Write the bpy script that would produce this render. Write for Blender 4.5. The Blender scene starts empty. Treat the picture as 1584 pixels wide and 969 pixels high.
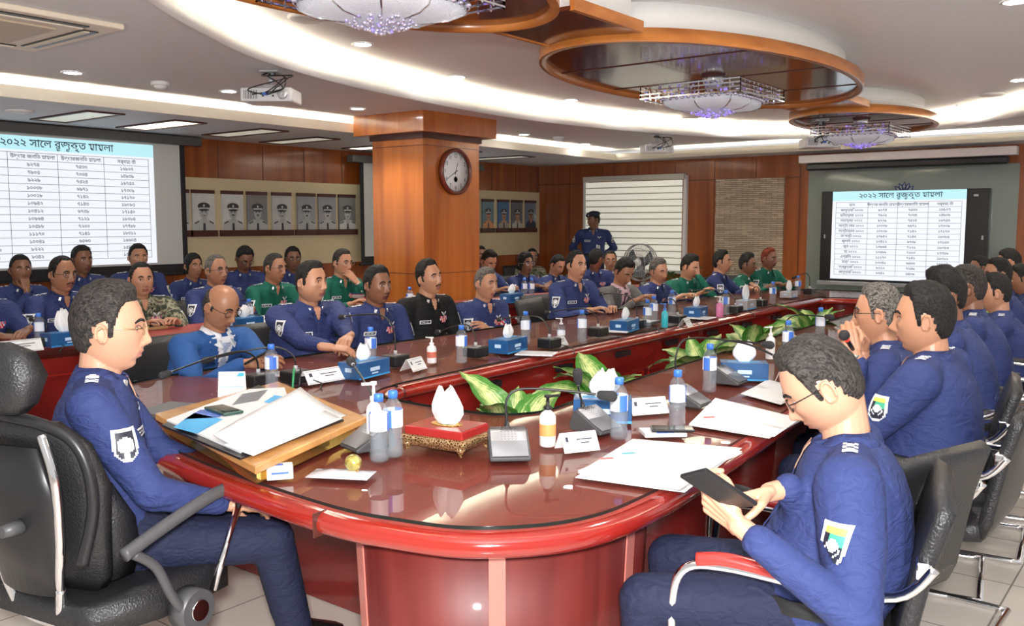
import bpy, bmesh, math, random
import numpy as np
from mathutils import Vector, Matrix, noise
from mathutils.bvhtree import BVHTree
random.seed(7); PI=math.pi
SC=bpy.context.scene; COL=SC.collection
# ------------------------------------------------ camera, exposure, world, big lights
FPX=1400.; AZ=math.radians(37.9); HC=1.52; TILT=math.atan(139.5/FPX)
cam=bpy.data.cameras.new('camera'); cam_o=bpy.data.objects.new('camera',cam); COL.objects.link(cam_o)
cam.sensor_width=36; cam.lens=FPX*36/1584; cam_o.location=(0,0,HC)
cam_o.rotation_euler=(PI/2-TILT,0,AZ); SC.camera=cam_o; cam.clip_start=.05
SC.view_settings.view_transform='Standard'; SC.view_settings.look='None'
SC.view_settings.gamma=1; SC.view_settings.use_curve_mapping=False
SC.view_settings.exposure=0.5
W=bpy.data.worlds.new('world'); SC.world=W; W.use_nodes=True
W.node_tree.nodes['Background'].inputs[0].default_value=(1,.97,.95,1)
W.node_tree.nodes['Background'].inputs[1].default_value=.5
def light(name,kind,loc,energy,color=(1,1,1),size=.2,size_y=None,target=None,spot=None):
    l=bpy.data.lights.new(name,kind); l.energy=energy; l.color=color
    if kind=='AREA':
        l.size=size
        if size_y: l.shape='RECTANGLE'; l.size_y=size_y
    else: l.shadow_soft_size=size
    if spot: l.spot_size=math.radians(spot); l.spot_blend=.6
    o=bpy.data.objects.new(name,l); COL.objects.link(o); o.location=loc
    if target is not None: o.rotation_euler=(Vector(target)-Vector(loc)).to_track_quat('-Z','Y').to_euler()
    return o
light('flash_light','AREA',(.12,-.12,1.72),126,(1,.98,.97),.16,target=(-3.2,4.2,1.3))   # the photographer's flash
# ------------------------------------------------ helpers
fh=Vector((-math.sin(AZ),math.cos(AZ),0)); rt=Vector((math.cos(AZ),math.sin(AZ),0))
fwv=fh*math.cos(TILT)-Vector((0,0,1))*math.sin(TILT); upv=fh*math.sin(TILT)+Vector((0,0,1))*math.cos(TILT)
def ray(x,y): return fwv+rt*((x-792)/FPX)-upv*((y-484.5)/FPX)
CV=Vector((0,0,HC))
def P(x,y,z=.766): d=ray(x,y); return CV+d*((z-HC)/d.z)
def PXp(x,y,X): d=ray(x,y); return CV+d*(X/d.x)
def PYp(x,y,Y): d=ray(x,y); return CV+d*(Y/d.y)
def PD(x,y,dep): return CV+ray(x,y)*dep
MATS={}
def nodes(name):
    m=bpy.data.materials.new(name); m.use_nodes=True; nt=m.node_tree; b=nt.nodes['Principled BSDF']; return m,nt,b
def mat(name,col,rough=.5,metal=0,bump=0,bscale=60,emit=None,estr=1,coat=0,alpha=1,var=0,spec=.5,tr=0,sheen=0):
    if name in MATS: return MATS[name]
    m,nt,b=nodes(name); b.inputs['Base Color'].default_value=(*col,1); b.inputs['Roughness'].default_value=rough
    b.inputs['Metallic'].default_value=metal; b.inputs['Specular IOR Level'].default_value=spec
    if coat: b.inputs['Coat Weight'].default_value=coat; b.inputs['Coat Roughness'].default_value=.05
    if sheen: b.inputs['Sheen Weight'].default_value=sheen
    if tr: b.inputs['Transmission Weight'].default_value=tr
    if emit: b.inputs['Emission Color'].default_value=(*emit,1); b.inputs['Emission Strength'].default_value=estr
    tc=nt.nodes.new('ShaderNodeTexCoord'); n=nt.nodes.new('ShaderNodeTexNoise'); n.inputs['Scale'].default_value=bscale
    nt.links.new(tc.outputs['Object'],n.inputs['Vector'])
    if bump:
        bp=nt.nodes.new('ShaderNodeBump'); bp.inputs['Strength'].default_value=bump; bp.inputs['Distance'].default_value=.02
        nt.links.new(n.outputs['Fac'],bp.inputs['Height']); nt.links.new(bp.outputs['Normal'],b.inputs['Normal'])
    v=var or .04
    mx=nt.nodes.new('ShaderNodeMix'); mx.data_type='RGBA'; nt.links.new(n.outputs['Fac'],mx.inputs['Factor'])
    mx.inputs['A'].default_value=(*[c*(1-v) for c in col],1); mx.inputs['B'].default_value=(*[min(1,c*(1+v)) for c in col],1)
    nt.links.new(mx.outputs['Result'],b.inputs['Base Color'])
    MATS[name]=m; return m
def ramp(nt,fac,stops):
    r=nt.nodes.new('ShaderNodeValToRGB'); e=r.color_ramp.elements
    while len(e)<len(stops): e.new(.5)
    for i,(p,c) in enumerate(stops): e[i].position=p; e[i].color=(*c,1)
    nt.links.new(fac,r.inputs['Fac']); return r
def wood(name,c1,c2,scale=(1,1,1),rough=.25,coat=.3,det=9):
    m,nt,b=nodes(name); tc=nt.nodes.new('ShaderNodeTexCoord'); mp=nt.nodes.new('ShaderNodeMapping'); mp.inputs['Scale'].default_value=scale
    nt.links.new(tc.outputs['Object'],mp.inputs['Vector'])
    n=nt.nodes.new('ShaderNodeTexNoise'); n.inputs['Scale'].default_value=1; n.inputs['Detail'].default_value=det; n.inputs['Distortion'].default_value=.4
    nt.links.new(mp.outputs['Vector'],n.inputs['Vector'])
    r=ramp(nt,n.outputs['Fac'],[(.32,c1),(.68,c2)]); nt.links.new(r.outputs['Color'],b.inputs['Base Color'])
    b.inputs['Roughness'].default_value=rough; b.inputs['Coat Weight'].default_value=coat; b.inputs['Coat Roughness'].default_value=.08
    MATS[name]=m; return m
def glassmat(name,tint,f0=.06,rough=.0,milk=0):
    m,nt,b=nodes(name); nt.nodes.remove(b); out=nt.nodes['Material Output']
    t=nt.nodes.new('ShaderNodeBsdfTransparent'); t.inputs[0].default_value=(*tint,1)
    g=nt.nodes.new('ShaderNodeBsdfGlossy'); g.inputs['Roughness'].default_value=rough
    lw=nt.nodes.new('ShaderNodeFresnel'); lw.inputs['IOR'].default_value=1.5
    mx=nt.nodes.new('ShaderNodeMixShader'); ge=nt.nodes.new('ShaderNodeNewGeometry'); iv=nt.nodes.new('ShaderNodeMath'); iv.operation='SUBTRACT'; iv.inputs[0].default_value=1; nt.links.new(ge.outputs['Backfacing'],iv.inputs[1]); ml=nt.nodes.new('ShaderNodeMath'); ml.operation='MULTIPLY'; nt.links.new(lw.outputs[0],ml.inputs[0]); nt.links.new(iv.outputs[0],ml.inputs[1]); nt.links.new(ml.outputs[0],mx.inputs[0]); nt.links.new(t.outputs[0],mx.inputs[1]); nt.links.new(g.outputs[0],mx.inputs[2])
    if milk:
        df=nt.nodes.new('ShaderNodeBsdfDiffuse'); df.inputs[0].default_value=(.85,.9,.95,1); m2=nt.nodes.new('ShaderNodeMixShader'); m2.inputs[0].default_value=milk; nt.links.new(mx.outputs[0],m2.inputs[1]); nt.links.new(df.outputs[0],m2.inputs[2]); mx=m2
    nt.links.new(mx.outputs[0],out.inputs['Surface']); MATS[name]=m; return m
class MB:
    """collects primitives, then builds ONE mesh"""
    def __init__(s): s.v=[]; s.f=[]; s.mi=[]; s.sm=[]; s.uv={}
    def add(s,vs,fs,mi=0,smooth=True):
        o=len(s.v); s.v+= [tuple(v) for v in vs]; s.f+=[tuple(i+o for i in f) for f in fs]; s.mi+=[mi]*len(fs); s.sm+=[smooth]*len(fs); return s
    def box(s,c,d,mi=0,M=None,rz=0,rx=0,ry=0):
        vs=[Vector((x*d[0]/2,y*d[1]/2,z*d[2]/2)) for z in(-1,1) for y in(-1,1) for x in(-1,1)]
        R=Matrix.Rotation(rz,3,'Z')@Matrix.Rotation(ry,3,'Y')@Matrix.Rotation(rx,3,'X')
        vs=[R@v+Vector(c) for v in vs]
        if M: vs=[M@v for v in vs]
        return s.add(vs,[(0,2,3,1),(4,5,7,6),(0,1,5,4),(2,6,7,3),(0,4,6,2),(1,3,7,5)],mi,False)
    def quad(s,a,b,c,d,mi=0): return s.add([a,b,c,d],[(0,1,2,3)],mi,False)
    def cyl(s,p0,p1,r0,r1=None,n=16,mi=0,smooth=True):
        r1=r0 if r1 is None else r1; p0=Vector(p0); p1=Vector(p1); d=(p1-p0).normalized()
        a=d.orthogonal().normalized(); b=d.cross(a); vs=[]
        for p,r in((p0,r0),(p1,r1)):
            for i in range(n): t=2*PI*i/n; vs.append(p+a*(r*math.cos(t))+b*(r*math.sin(t)))
        fs=[(i,(i+1)%n,n+(i+1)%n,n+i) for i in range(n)]
        s.add(vs,fs,mi,smooth); o=len(s.v)-2*n
        s.f+=[tuple(o+i for i in reversed(range(n))),tuple(o+n+i for i in range(n))]; s.mi+=[mi]*2; s.sm+=[False]*2; return s
    def lathe(s,prof,c=(0,0,0),n=20,mi=0,sx=1,sy=1,mf=None,cap=True):
        c=Vector(c); vs=[]; fs=[]
        for r,z in prof:
            for i in range(n): t=2*PI*i/n; vs.append(c+Vector((r*sx*math.cos(t),r*sy*math.sin(t),z)))
        for k in range(len(prof)-1):
            for i in range(n): fs.append((k*n+i,k*n+(i+1)%n,(k+1)*n+(i+1)%n,(k+1)*n+i))
        o=len(s.v); s.add(vs,fs,mi)
        if mf:
            for k in range(len(prof)-1):
                for i in range(n): s.mi[-len(fs)+k*n+i]=mf(k)
        if cap and prof[0][0]>1e-4: s.f.append(tuple(o+i for i in reversed(range(n)))); s.mi.append(mf(0) if mf else mi); s.sm.append(False)
        if cap and prof[-1][0]>1e-4: s.f.append(tuple(o+(len(prof)-1)*n+i for i in range(n))); s.mi.append(mf(len(prof)-2) if mf else mi); s.sm.append(False)
        return s
    def tube(s,pts,r,n=8,mi=0,flat=1):
        pts=[Vector(p) for p in pts]; N=len(pts); rr=r if isinstance(r,(list,tuple)) else [r]*N
        vs=[]; fs=[]; prev=None
        for i,p in enumerate(pts):
            d=(pts[min(i+1,N-1)]-pts[max(i-1,0)]).normalized()
            a=d.orthogonal().normalized() if prev is None else (prev-d*prev.dot(d)).normalized(); prev=a; b=d.cross(a)
            for k in range(n): t=2*PI*k/n; vs.append(p+a*(rr[i]*math.cos(t))+b*(rr[i]*flat*math.sin(t)))
        for i in range(N-1):
            for k in range(n): fs.append((i*n+k,i*n+(k+1)%n,(i+1)*n+(k+1)%n,(i+1)*n+k))
        fs.append(tuple(reversed(range(n)))); fs.append(tuple((N-1)*n+k for k in range(n)))
        return s.add(vs,fs,mi)
    def ell(s,c,r,n=16,m=10,mi=0,R=None):
        c=Vector(c); vs=[]; fs=[]
        for j in range(m+1):
            ph=PI*j/m
            for i in range(n):
                t=2*PI*i/n; v=Vector((r[0]*math.sin(ph)*math.cos(t),r[1]*math.sin(ph)*math.sin(t),-r[2]*math.cos(ph)))
                if R: v=R@v
                vs.append(c+v)
        for j in range(m):
            for i in range(n): fs.append((j*n+i,j*n+(i+1)%n,(j+1)*n+(i+1)%n,(j+1)*n+i))
        return s.add(vs,fs,mi)
    def caps(s,p0,p1,r0,r1,n=14,mi=0):
        p0=Vector(p0); p1=Vector(p1); d=(p1-p0); L=d.length
        if L<1e-6: return s.ell(p0,(r0,)*3,n,8,mi)
        d/=L; a=d.orthogonal().normalized(); b=d.cross(a); rows=[]
        for k in range(5): t=PI/2*(1-k/4); rows.append((p0-d*(r0*math.sin(t)),max(r0*math.cos(t),1e-5)))
        for k in range(5): t=PI/2*k/4; rows.append((p1+d*(r1*math.sin(t)),max(r1*math.cos(t),1e-5)))
        vs=[]; fs=[]
        for p,r in rows:
            for i in range(n): t=2*PI*i/n; vs.append(p+a*(r*math.cos(t))+b*(r*math.sin(t)))
        for k in range(len(rows)-1):
            for i in range(n): fs.append((k*n+i,k*n+(i+1)%n,(k+1)*n+(i+1)%n,(k+1)*n+i))
        fs.append(tuple(reversed(range(n)))); fs.append(tuple((len(rows)-1)*n+i for i in range(n)))
        return s.add(vs,fs,mi)
    def prism(s,poly,z0,z1,mi=0,M=None):
        n=len(poly); vs=[Vector((x,y,z0)) for x,y in poly]+[Vector((x,y,z1)) for x,y in poly]
        if M: vs=[M@v for v in vs]
        s.add(vs,[(i,(i+1)%n,n+(i+1)%n,n+i) for i in range(n)]+[tuple(reversed(range(n))),tuple(range(n,2*n))],mi,False); return s
    def loft(s,rings,mi=0,cap=True,smooth=True):
        n=len(rings[0]); vs=[p for r in rings for p in r]; fs=[]
        for k in range(len(rings)-1):
            for i in range(n): fs.append((k*n+i,k*n+(i+1)%n,(k+1)*n+(i+1)%n,(k+1)*n+i))
        if cap: fs.append(tuple(reversed(range(n)))); fs.append(tuple((len(rings)-1)*n+i for i in range(n)))
        return s.add(vs,fs,mi,smooth)
    def mesh(s,name='m',mats=()):
        me=bpy.data.meshes.new(name); me.from_pydata(s.v,[],s.f)
        for m in mats: me.materials.append(m)
        me.polygons.foreach_set('material_index',s.mi); me.polygons.foreach_set('use_smooth',s.sm); me.update(); return me
    def build(s,name,mats,parent=None,bevel=0,M=None):
        if not isinstance(mats,(list,tuple)): mats=[mats]
        return obj(name,s.mesh(name,mats),parent,bevel,M)
def obj(name,me,parent=None,bevel=0,M=None):
    o=bpy.data.objects.new(name,me); COL.objects.link(o)
    if parent: o.parent=parent
    if M is not None: o.matrix_local=M
    if bevel:
        b=o.modifiers.new('bevel','BEVEL'); b.width=bevel; b.segments=2; b.limit_method='ANGLE'; b.angle_limit=.7
    return o
def tag(o,label=None,cat=None,group=None,kind=None):
    if label: o['label']=label
    if cat: o['category']=cat
    if group: o['group']=group
    if kind: o['kind']=kind
    return o
def thing(name,loc,label,cat,group=None,rz=0):
    o=bpy.data.objects.new(name,None); o.empty_display_size=.1; COL.objects.link(o); o.location=loc; o.rotation_euler=(0,0,rz); return tag(o,label,cat,group)
def copy_tree(o,parent=None):
    c=o.copy(); COL.objects.link(c); c.parent=parent
    for ch in o.children: copy_tree(ch,c)
    return c
def structure(name,mb,m,bevel=0): return tag(mb.build(name,m,None,bevel),kind='structure')
def curve_pts(pts,k=8,closed=False):
    pts=[Vector(p) for p in pts]; n=len(pts); out=[]
    rng=range(n if closed else n-1)
    for i in rng:
        g=(lambda j: pts[j%n]) if closed else (lambda j: pts[max(0,min(n-1,j))])
        a,b,c,d=g(i-1),g(i),g(i+1),g(i+2)
        for q in range(k):
            t=q/k; out.append(.5*((2*b)+(c-a)*t+(2*a-5*b+4*c-d)*t*t+(3*b-a-3*c+d)*t**3))
    if not closed: out.append(pts[-1])
    return out
def remesh(mb,voxel,smooth=4,fac=.5):
    me=mb.mesh('tmp'); o=bpy.data.objects.new('tmp',me); COL.objects.link(o)
    r=o.modifiers.new('r','REMESH'); r.mode='VOXEL'; r.voxel_size=voxel; r.use_smooth_shade=True
    if smooth: q=o.modifiers.new('s','SMOOTH'); q.factor=fac; q.iterations=smooth
    dg=bpy.context.evaluated_depsgraph_get(); e=o.evaluated_get(dg); m2=e.to_mesh()
    n=len(m2.vertices); co=np.empty(n*3,np.float32); m2.vertices.foreach_get('co',co); co=co.reshape(-1,3)
    fs=[tuple(p.vertices) for p in m2.polygons]
    e.to_mesh_clear(); bpy.data.objects.remove(o); bpy.data.meshes.remove(me)
    return co,fs
# ------------------------------------------------ materials
wall_wood=wood('wall_veneer',(.21,.045,.008),(.37,.100,.018),(9,9,.5),.3,.35)
col_wood=wood('column_veneer',(.34,.085,.012),(.56,.175,.028),(7,7,.45),.28,.35)
disc_wood=wood('ceiling_panel_wood',(.10,.022,.010),(.17,.045,.02),(2,12,2),.16,.5)
edge_wood=wood('ceiling_edge_wood',(.42,.13,.025),(.62,.23,.05),(3,3,14),.3,.3)
table_red=wood('mahogany_red',(.13,.007,.006),(.24,.016,.012),(4,1.2,4),.22,.6)
table_rim=wood('mahogany_rim',(.22,.010,.008),(.32,.022,.012),(2,2,5),.14,.8)
table_top=wood('mahogany_top',(.27,.036,.027),(.40,.06,.045),(6,.8,2),.5,0)
base_red=wood('mahogany_base',(.10,.009,.008),(.165,.021,.016),(14,14,.6),.5,.08)
light_wood=wood('light_wood',(.50,.22,.06),(.72,.38,.13),(3,10,3),.25,.4)
ceil_m=mat('ceiling_paint',(.74,.74,.75),.6); ceil_w=mat('ceiling_white',(.85,.84,.82),.55)
cream=mat('cream_wall',(.66,.55,.34),.6,bump=.15,bscale=25,var=.06)
cove_m=mat('cove_strip',(1,.95,.8),.5,emit=(1,.90,.70),estr=50)
lamp_m=mat('lamp_glow',(1,1,1),.5,emit=(1,.98,.95),estr=14)
chrome=mat('chrome',(.82,.82,.84),.08,1); steel=mat('brushed_steel',(.6,.6,.62),.3,1); gold=mat('gilt_metal',(.72,.48,.16),.3,1,bump=.6,bscale=120)
black=mat('black_plastic',(.012,.012,.014),.35); leather=mat('black_leather',(.018,.018,.02),.38,bump=.25,bscale=160)
dgrey=mat('dark_grey',(.07,.07,.075),.4); silver=mat('silver_plastic',(.52,.52,.54),.3,.4); white=mat('white_plastic',(.85,.85,.85),.4)
paper=mat('white_paper',(.88,.88,.88),.7); blue_p=mat('tissue_blue',(.015,.09,.26),.3,coat=.3); sky_p=mat('print_blue',(.05,.42,.80),.5); deep_p=mat('print_deep_blue',(.06,.14,.50),.5)
blue_cap=mat('blue_cap',(.05,.20,.72),.35); label_b=mat('bottle_label_blue',(.06,.18,.66),.4); label_w=mat('bottle_label_white',(.8,.84,.92),.45)
pet=glassmat('clear_bottle',(.95,.97,.99),milk=.07); glass=glassmat('table_glass',(.90,.95,.93)); lens=glassmat('spectacle_lens',(.93,.94,.96))
tissue=mat('tissue',(.92,.92,.93),.8,bump=.3,bscale=30); red_p=mat('red_lacquer',(.34,.02,.018),.25,coat=.5)
brown=mat('dark_brown_wood',(.075,.020,.014),.4); ink=mat('printed_ink',(.05,.05,.08),.6)
# ------------------------------------------------ room shell
ZS,ZM,ZI=2.43,2.58,2.74
WX,WY=-8.8,12.0
fl,nt,b=nodes('floor_tiles')
tc=nt.nodes.new('ShaderNodeTexCoord'); br=nt.nodes.new('ShaderNodeTexBrick'); nt.links.new(tc.outputs['Object'],br.inputs['Vector'])
br.offset=0; br.inputs['Scale'].default_value=1; br.inputs['Brick Width'].default_value=.6; br.inputs['Row Height'].default_value=.6; br.inputs['Mortar Size'].default_value=.004
br.inputs['Color1'].default_value=(.74,.68,.61,1); br.inputs['Color2'].default_value=(.70,.64,.57,1); br.inputs['Mortar'].default_value=(.30,.27,.24,1)
nt.links.new(br.outputs['Color'],b.inputs['Base Color']); b.inputs['Roughness'].default_value=.18
structure('floor',MB().box((-3.6,5.2,-.05),(10.9,14.0,.1)),fl)
# left wall: veneer, cream band, veneer
wl=MB(); wl.box((WX-.05,4.9,1.24),(.1,14.2,2.5))
for k in range(24): wl.box((WX+.002,-1.8+.6*k,1.2),(.006,.006,2.4),2)
wl.box((WX+.012,4.9,1.515),(.03,14.2,.99),1)
structure('wall_left',wl,[wall_wood,cream,brown])
wb=MB(); wb.box((-3.5,WY+.05,1.24),(10.8,.1,2.5))
for k in range(17): wb.box((WX+.62*k,WY-.002,1.2),(.006,.006,2.4),1)
wb.box((-4.4,WY-.002,2.13),(8.8,.006,.008),1)
structure('wall_back',wb,[wall_wood,brown])
# stone clad panel
st,nt,b=nodes('split_stone'); tc=nt.nodes.new('ShaderNodeTexCoord'); mp=nt.nodes.new('ShaderNodeMapping'); mp.inputs['Rotation'].default_value=(PI/2,0,0)
nt.links.new(tc.outputs['Object'],mp.inputs['Vector']); br=nt.nodes.new('ShaderNodeTexBrick'); nt.links.new(mp.outputs['Vector'],br.inputs['Vector'])
br.inputs['Scale'].default_value=1; br.inputs['Brick Width'].default_value=.17; br.inputs['Row Height'].default_value=.026; br.inputs['Mortar Size'].default_value=.003
br.inputs['Color1'].default_value=(.74,.62,.46,1); br.inputs['Color2'].default_value=(.48,.39,.28,1); br.inputs['Mortar'].default_value=(.22,.17,.12,1)
nt.links.new(br.outputs['Color'],b.inputs['Base Color']); b.inputs['Roughness'].default_value=.85
bp=nt.nodes.new('ShaderNodeBump'); bp.inputs['Strength'].default_value=.8; bp.inputs['Distance'].default_value=.02; nt.links.new(br.outputs['Fac'],bp.inputs['Height']); bp.invert=True; nt.links.new(bp.outputs['Normal'],b.inputs['Normal'])
sp=MB(); random.seed(3)
for r in range(68):
    x=-5.67
    while x<-4.68:
        w=min(random.uniform(.1,.26),-4.67-x); d=random.uniform(.006,.026); sp.box((x+w/2,WY-d/2,.38+r*.026),(w-.002,d,.0245)); x+=w
structure('trim_1',sp,st)
# ceilings: low soffit along the walls, middle zone, raised oval
oval=curve_pts([(-4.0,2.36,0),(-4.5,3.0,0),(-4.95,3.75,0),(-5.35,5.0,0),(-5.62,7.2,0),(-5.30,9.3,0),(-4.5,11.0,0),(-3.13,11.35,0),(-1.55,10.1,0),(-.3,8.4,0),(.35,6.2,0),(.25,3.8,0),(-.8,2.0,0),(-2.3,1.35,0),(-3.3,1.7,0)],8,True)
def ring_plane(mb,inner,outer,z,mi=0):
    n=len(inner); mb.add([(p.x,p.y,z) for p in inner]+[(p[0],p[1],z) for p in outer],[(i,n+i,n+(i+1)%n,(i+1)%n) for i in range(n)],mi,False)
def to_rect(pts,x0,x1,y0,y1):
    out=[]; cx,cy=-2.6,6.0
    for p in pts:
        dx,dy=p.x-cx,p.y-cy; t=1e9
        if dx>1e-9: t=min(t,(x1-cx)/dx)
        if dx<-1e-9: t=min(t,(x0-cx)/dx)
        if dy>1e-9: t=min(t,(y1-cy)/dy)
        if dy<-1e-9: t=min(t,(y0-cy)/dy)
        out.append((cx+dx*t,cy+dy*t))
    return out
XB,YB=-7.0,11.45
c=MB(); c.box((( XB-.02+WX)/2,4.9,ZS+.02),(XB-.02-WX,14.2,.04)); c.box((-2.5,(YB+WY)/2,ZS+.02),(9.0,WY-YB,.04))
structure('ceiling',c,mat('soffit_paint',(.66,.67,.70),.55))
f=MB(); f.box((XB-.02,4.65,ZS+.045),(.04,13.6,.09)); f.box((-2.5,YB+.02,ZS+.045),(9.0,.04,.09))
structure('trim_2',f,mat('cream_fascia',(.80,.74,.62),.5))
c=MB(); ring_plane(c,oval,to_rect(oval,XB-.45,2.0,-2.2,YB+.4),ZM)
# corners of the rectangle
R=to_rect(oval,XB-.45,2.0,-2.2,YB+.4)
for i in range(len(R)):
    a,b2=R[i],R[(i+1)%len(R)]
    if abs(a[0]-b2[0])>1e-4 and abs(a[1]-b2[1])>1e-4:
        cx=XB-.45 if min(a[0],b2[0])<-5 else 2.0; cy=-2.2 if min(a[1],b2[1])<0 else YB+.4
        c.add([(a[0],a[1],ZM),(b2[0],b2[1],ZM),(cx,cy,ZM)],[(0,1,2)],0,False)
structure('ceiling_middle',c,ceil_m)
# oval fascia with its lip, the raised ceiling above
cen=Vector((-2.6,6.2,0))
def off(pts,d):
    out=[]; n=len(pts)
    for i,p in enumerate(pts):
        t=(pts[(i+1)%n]-pts[i-1]).normalized(); nn=Vector((t.y,-t.x,0))
        if nn.dot(p-cen)<0: nn=-nn
        out.append(p+nn*d)
    return out
lip=MB(); a=[Vector((p.x,p.y,ZM-.012)) for p in oval]; i1=off(oval,-.015)
lip.loft([[Vector((p.x,p.y,ZM-.02)) for p in oval],[Vector((p.x,p.y,ZM+.07)) for p in oval],[Vector((p.x,p.y,ZM+.07)) for p in i1],[Vector((p.x,p.y,ZM-.02)) for p in i1],[Vector((p.x,p.y,ZM-.02)) for p in oval]],0,False)
structure('trim_3',lip,ceil_w)
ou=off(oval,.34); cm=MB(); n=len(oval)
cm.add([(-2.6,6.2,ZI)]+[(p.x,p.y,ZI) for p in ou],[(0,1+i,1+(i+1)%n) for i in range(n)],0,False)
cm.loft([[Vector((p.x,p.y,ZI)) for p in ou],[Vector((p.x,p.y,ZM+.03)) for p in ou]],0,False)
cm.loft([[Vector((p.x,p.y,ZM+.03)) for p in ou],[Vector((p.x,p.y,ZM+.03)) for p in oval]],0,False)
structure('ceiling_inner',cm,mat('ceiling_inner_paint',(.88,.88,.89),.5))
cs=MB(); o1=off(oval,.08); o2=off(oval,.13)
cs.loft([[Vector((p.x,p.y,ZM+.035)) for p in o1],[Vector((p.x,p.y,ZM+.05)) for p in o1],[Vector((p.x,p.y,ZM+.05)) for p in o2],[Vector((p.x,p.y,ZM+.035)) for p in o2]],0,False)
tag(cs.build('light_strip',cove_m),'hidden white light strip glowing along the oval ceiling cove','light')
cs=MB(); cs.box((XB-.14,4.65,ZS+.05),(.03,13.4,.012)); tag(cs.build('light_strip',cove_m),'straight light strip glowing above the cream fascia beside the left wall','light')
cs=MB(); cs.box((-2.6,YB+.14,ZS+.05),(8.0,.03,.012)); tag(cs.build('light_strip',cove_m),'straight light strip glowing above the fascia before the far wall','light')
# wood ceiling discs and bridges
def ovpts(cx,cy,a,b,n=72): return [Vector((cx+a*math.cos(2*PI*i/n),cy+b*math.sin(2*PI*i/n),0)) for i in range(n)]
def zz(pts,z): return [Vector((p.x,p.y,z)) for p in pts]
DZ=2.50
DX=-2.86
def disc(cy,a,b,label,cx=DX):
    t=thing('wood_ceiling_panel',(0,0,0),label,'ceiling panel','hanging wood ceiling panels')
    o=ovpts(cx,cy,a,b); i=ovpts(cx,cy,a-.045,b-.045); k=MB()
    k.loft([zz(o,DZ),zz(o,DZ+.075),zz(i,DZ+.075),zz(i,DZ+.03)],0,False); k.loft([zz(o,DZ),zz(i,DZ),zz(i,DZ+.03)],0,False); k.build('edge_band',edge_wood,t)
    k=MB(); n=len(i); k.add([(cx,cy,DZ+.028)]+[(p.x,p.y,DZ+.028) for p in i],[(0,1+j,1+(j+1)%n) for j in range(n)],0,False)
    for q in (-.5,0,.5):
        w=(a-.05)*math.sqrt(1-q*q); k.box((cx,cy+q*b,DZ+.026),(2*w,.006,.006),1)
    k.build('panel_face',[disc_wood,brown],t)
    k=MB(); r=ovpts(cx,cy,a-.14,b-.14); k.loft([zz(r,DZ+.06),zz(r,ZI+.001)],0,True); k.build('riser',ceil_w,t)
disc(6.0,.88,1.72,'large oval wood ceiling panel in the middle, its rim bright orange')
disc(9.4,.64,1.15,'small oval wood ceiling panel furthest from the camera')
disc(2.62,.64,1.15,'oval wood ceiling panel at the top edge of the photo, nearest the camera')
def bridge(y0,y1,label):
    t=thing('wood_ceiling_bridge',(0,0,0),label,'ceiling panel','wood ceiling bridges'); x0,x1=-3.15,-2.50
    k=MB().box(((x0+x1)/2,(y0+y1)/2,DZ+.05),(x1-x0-.05,y1-y0,.02)); k.build('panel_face',disc_wood,t)
    for x in (x0+.015,x1-.015): MB().box((x,(y0+y1)/2,DZ+.066),(.03,y1-y0,.06)).build('edge_band',edge_wood,t)
    MB().box(((x0+x1)/2,(y0+y1)/2,(DZ+.06+ZI)/2),(x1-x0-.16,y1-y0,ZI-DZ-.06)).build('riser',ceil_w,t)
bridge(3.70,4.36,'dark wood ceiling bridge with orange edges joining the near and the large oval panels')
bridge(7.60,8.35,'dark wood ceiling bridge joining the large oval panel and the furthest one')
# downlights
def downlight(x,y,z,label,grp):
    t=thing('downlight',(x,y,z),label,'light',grp)
    MB().lathe([(.075,-.001),(.078,-.006),(.060,-.008),(.056,-.002)],n=24,cap=False).build('trim_ring',white,t)
    MB().lathe([(.0001,-.003),(.056,-.003)],n=24).build('lamp_face',lamp_m,t)
for q,(px,py) in enumerate([(112,112),(354,141),(553,168),(810,208),(906,223),(985,237)]):
    p=P(px,py,ZM); names=['downlight left of the dome detector by the ceiling cassette','downlight between the dome detector and the nearest projector','downlight just left of the wooden column head','first downlight right of the wooden column head','second downlight right of the wooden column head','small downlight beside the middle projector']
    downlight(p.x,min(p.y,YB-.25),ZM,names[q],'downlights in the grey outer ceiling')
dn=['inner ceiling downlight just below the nearest chandelier','inner ceiling downlight above the wooden column','inner ceiling downlight left of the large wood oval','inner ceiling downlight under the left rim of the large wood oval','inner ceiling downlight under the frosted bowl of the middle chandelier','inner ceiling downlight right of the furthest wood oval','inner ceiling downlight at the right edge of the photo','inner ceiling downlight cut by the top right corner of the photo']
for q,(px,py) in enumerate([(561,68),(708,119),(884,155),(992,172),(1134,188),(1491,163),(1575,124),(1570,2)]):
    p=P(px,py,ZI); downlight(p.x,p.y,ZI,dn[q],'downlights in the raised oval ceiling')
for (x,y) in [(-6.4,3.3),(-6.4,5.9),(-6.6,8.8),(-5.0,4.8),(-5.1,9.0),(-4.0,7.2),(-1.4,9.0),(-1.1,6.0),(-3.9,3.0),(-1.2,3.4)]:
    light('downlight_beam','SPOT',(x,y,2.48),33,(1,.93,.84),.06,target=(x,y,0),spot=125)
def disc_thing(name,px,py,z,r,label,cat,m=None):
    p=P(px,py,z); t=thing(name,(p.x,p.y,z),label,cat)
    MB().lathe([(.0001,-.02),(r*.86,-.02),(r,-.012),(r,0)],n=28).build('cover',m or ceil_w,t)
    MB().lathe([(r*.8,-.021),(r*.8,-.023),(r*.77,-.023),(r*.77,-.021)],n=28,cap=False).build('rim_groove',ceil_m,t)
disc_thing('ceiling_speaker',474,26,ZI,.11,'round white ceiling speaker beside the nearest chandelier','speaker')
disc_thing('ceiling_speaker',1068,180,ZI,.11,'round ceiling speaker below the middle chandelier','speaker')
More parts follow.
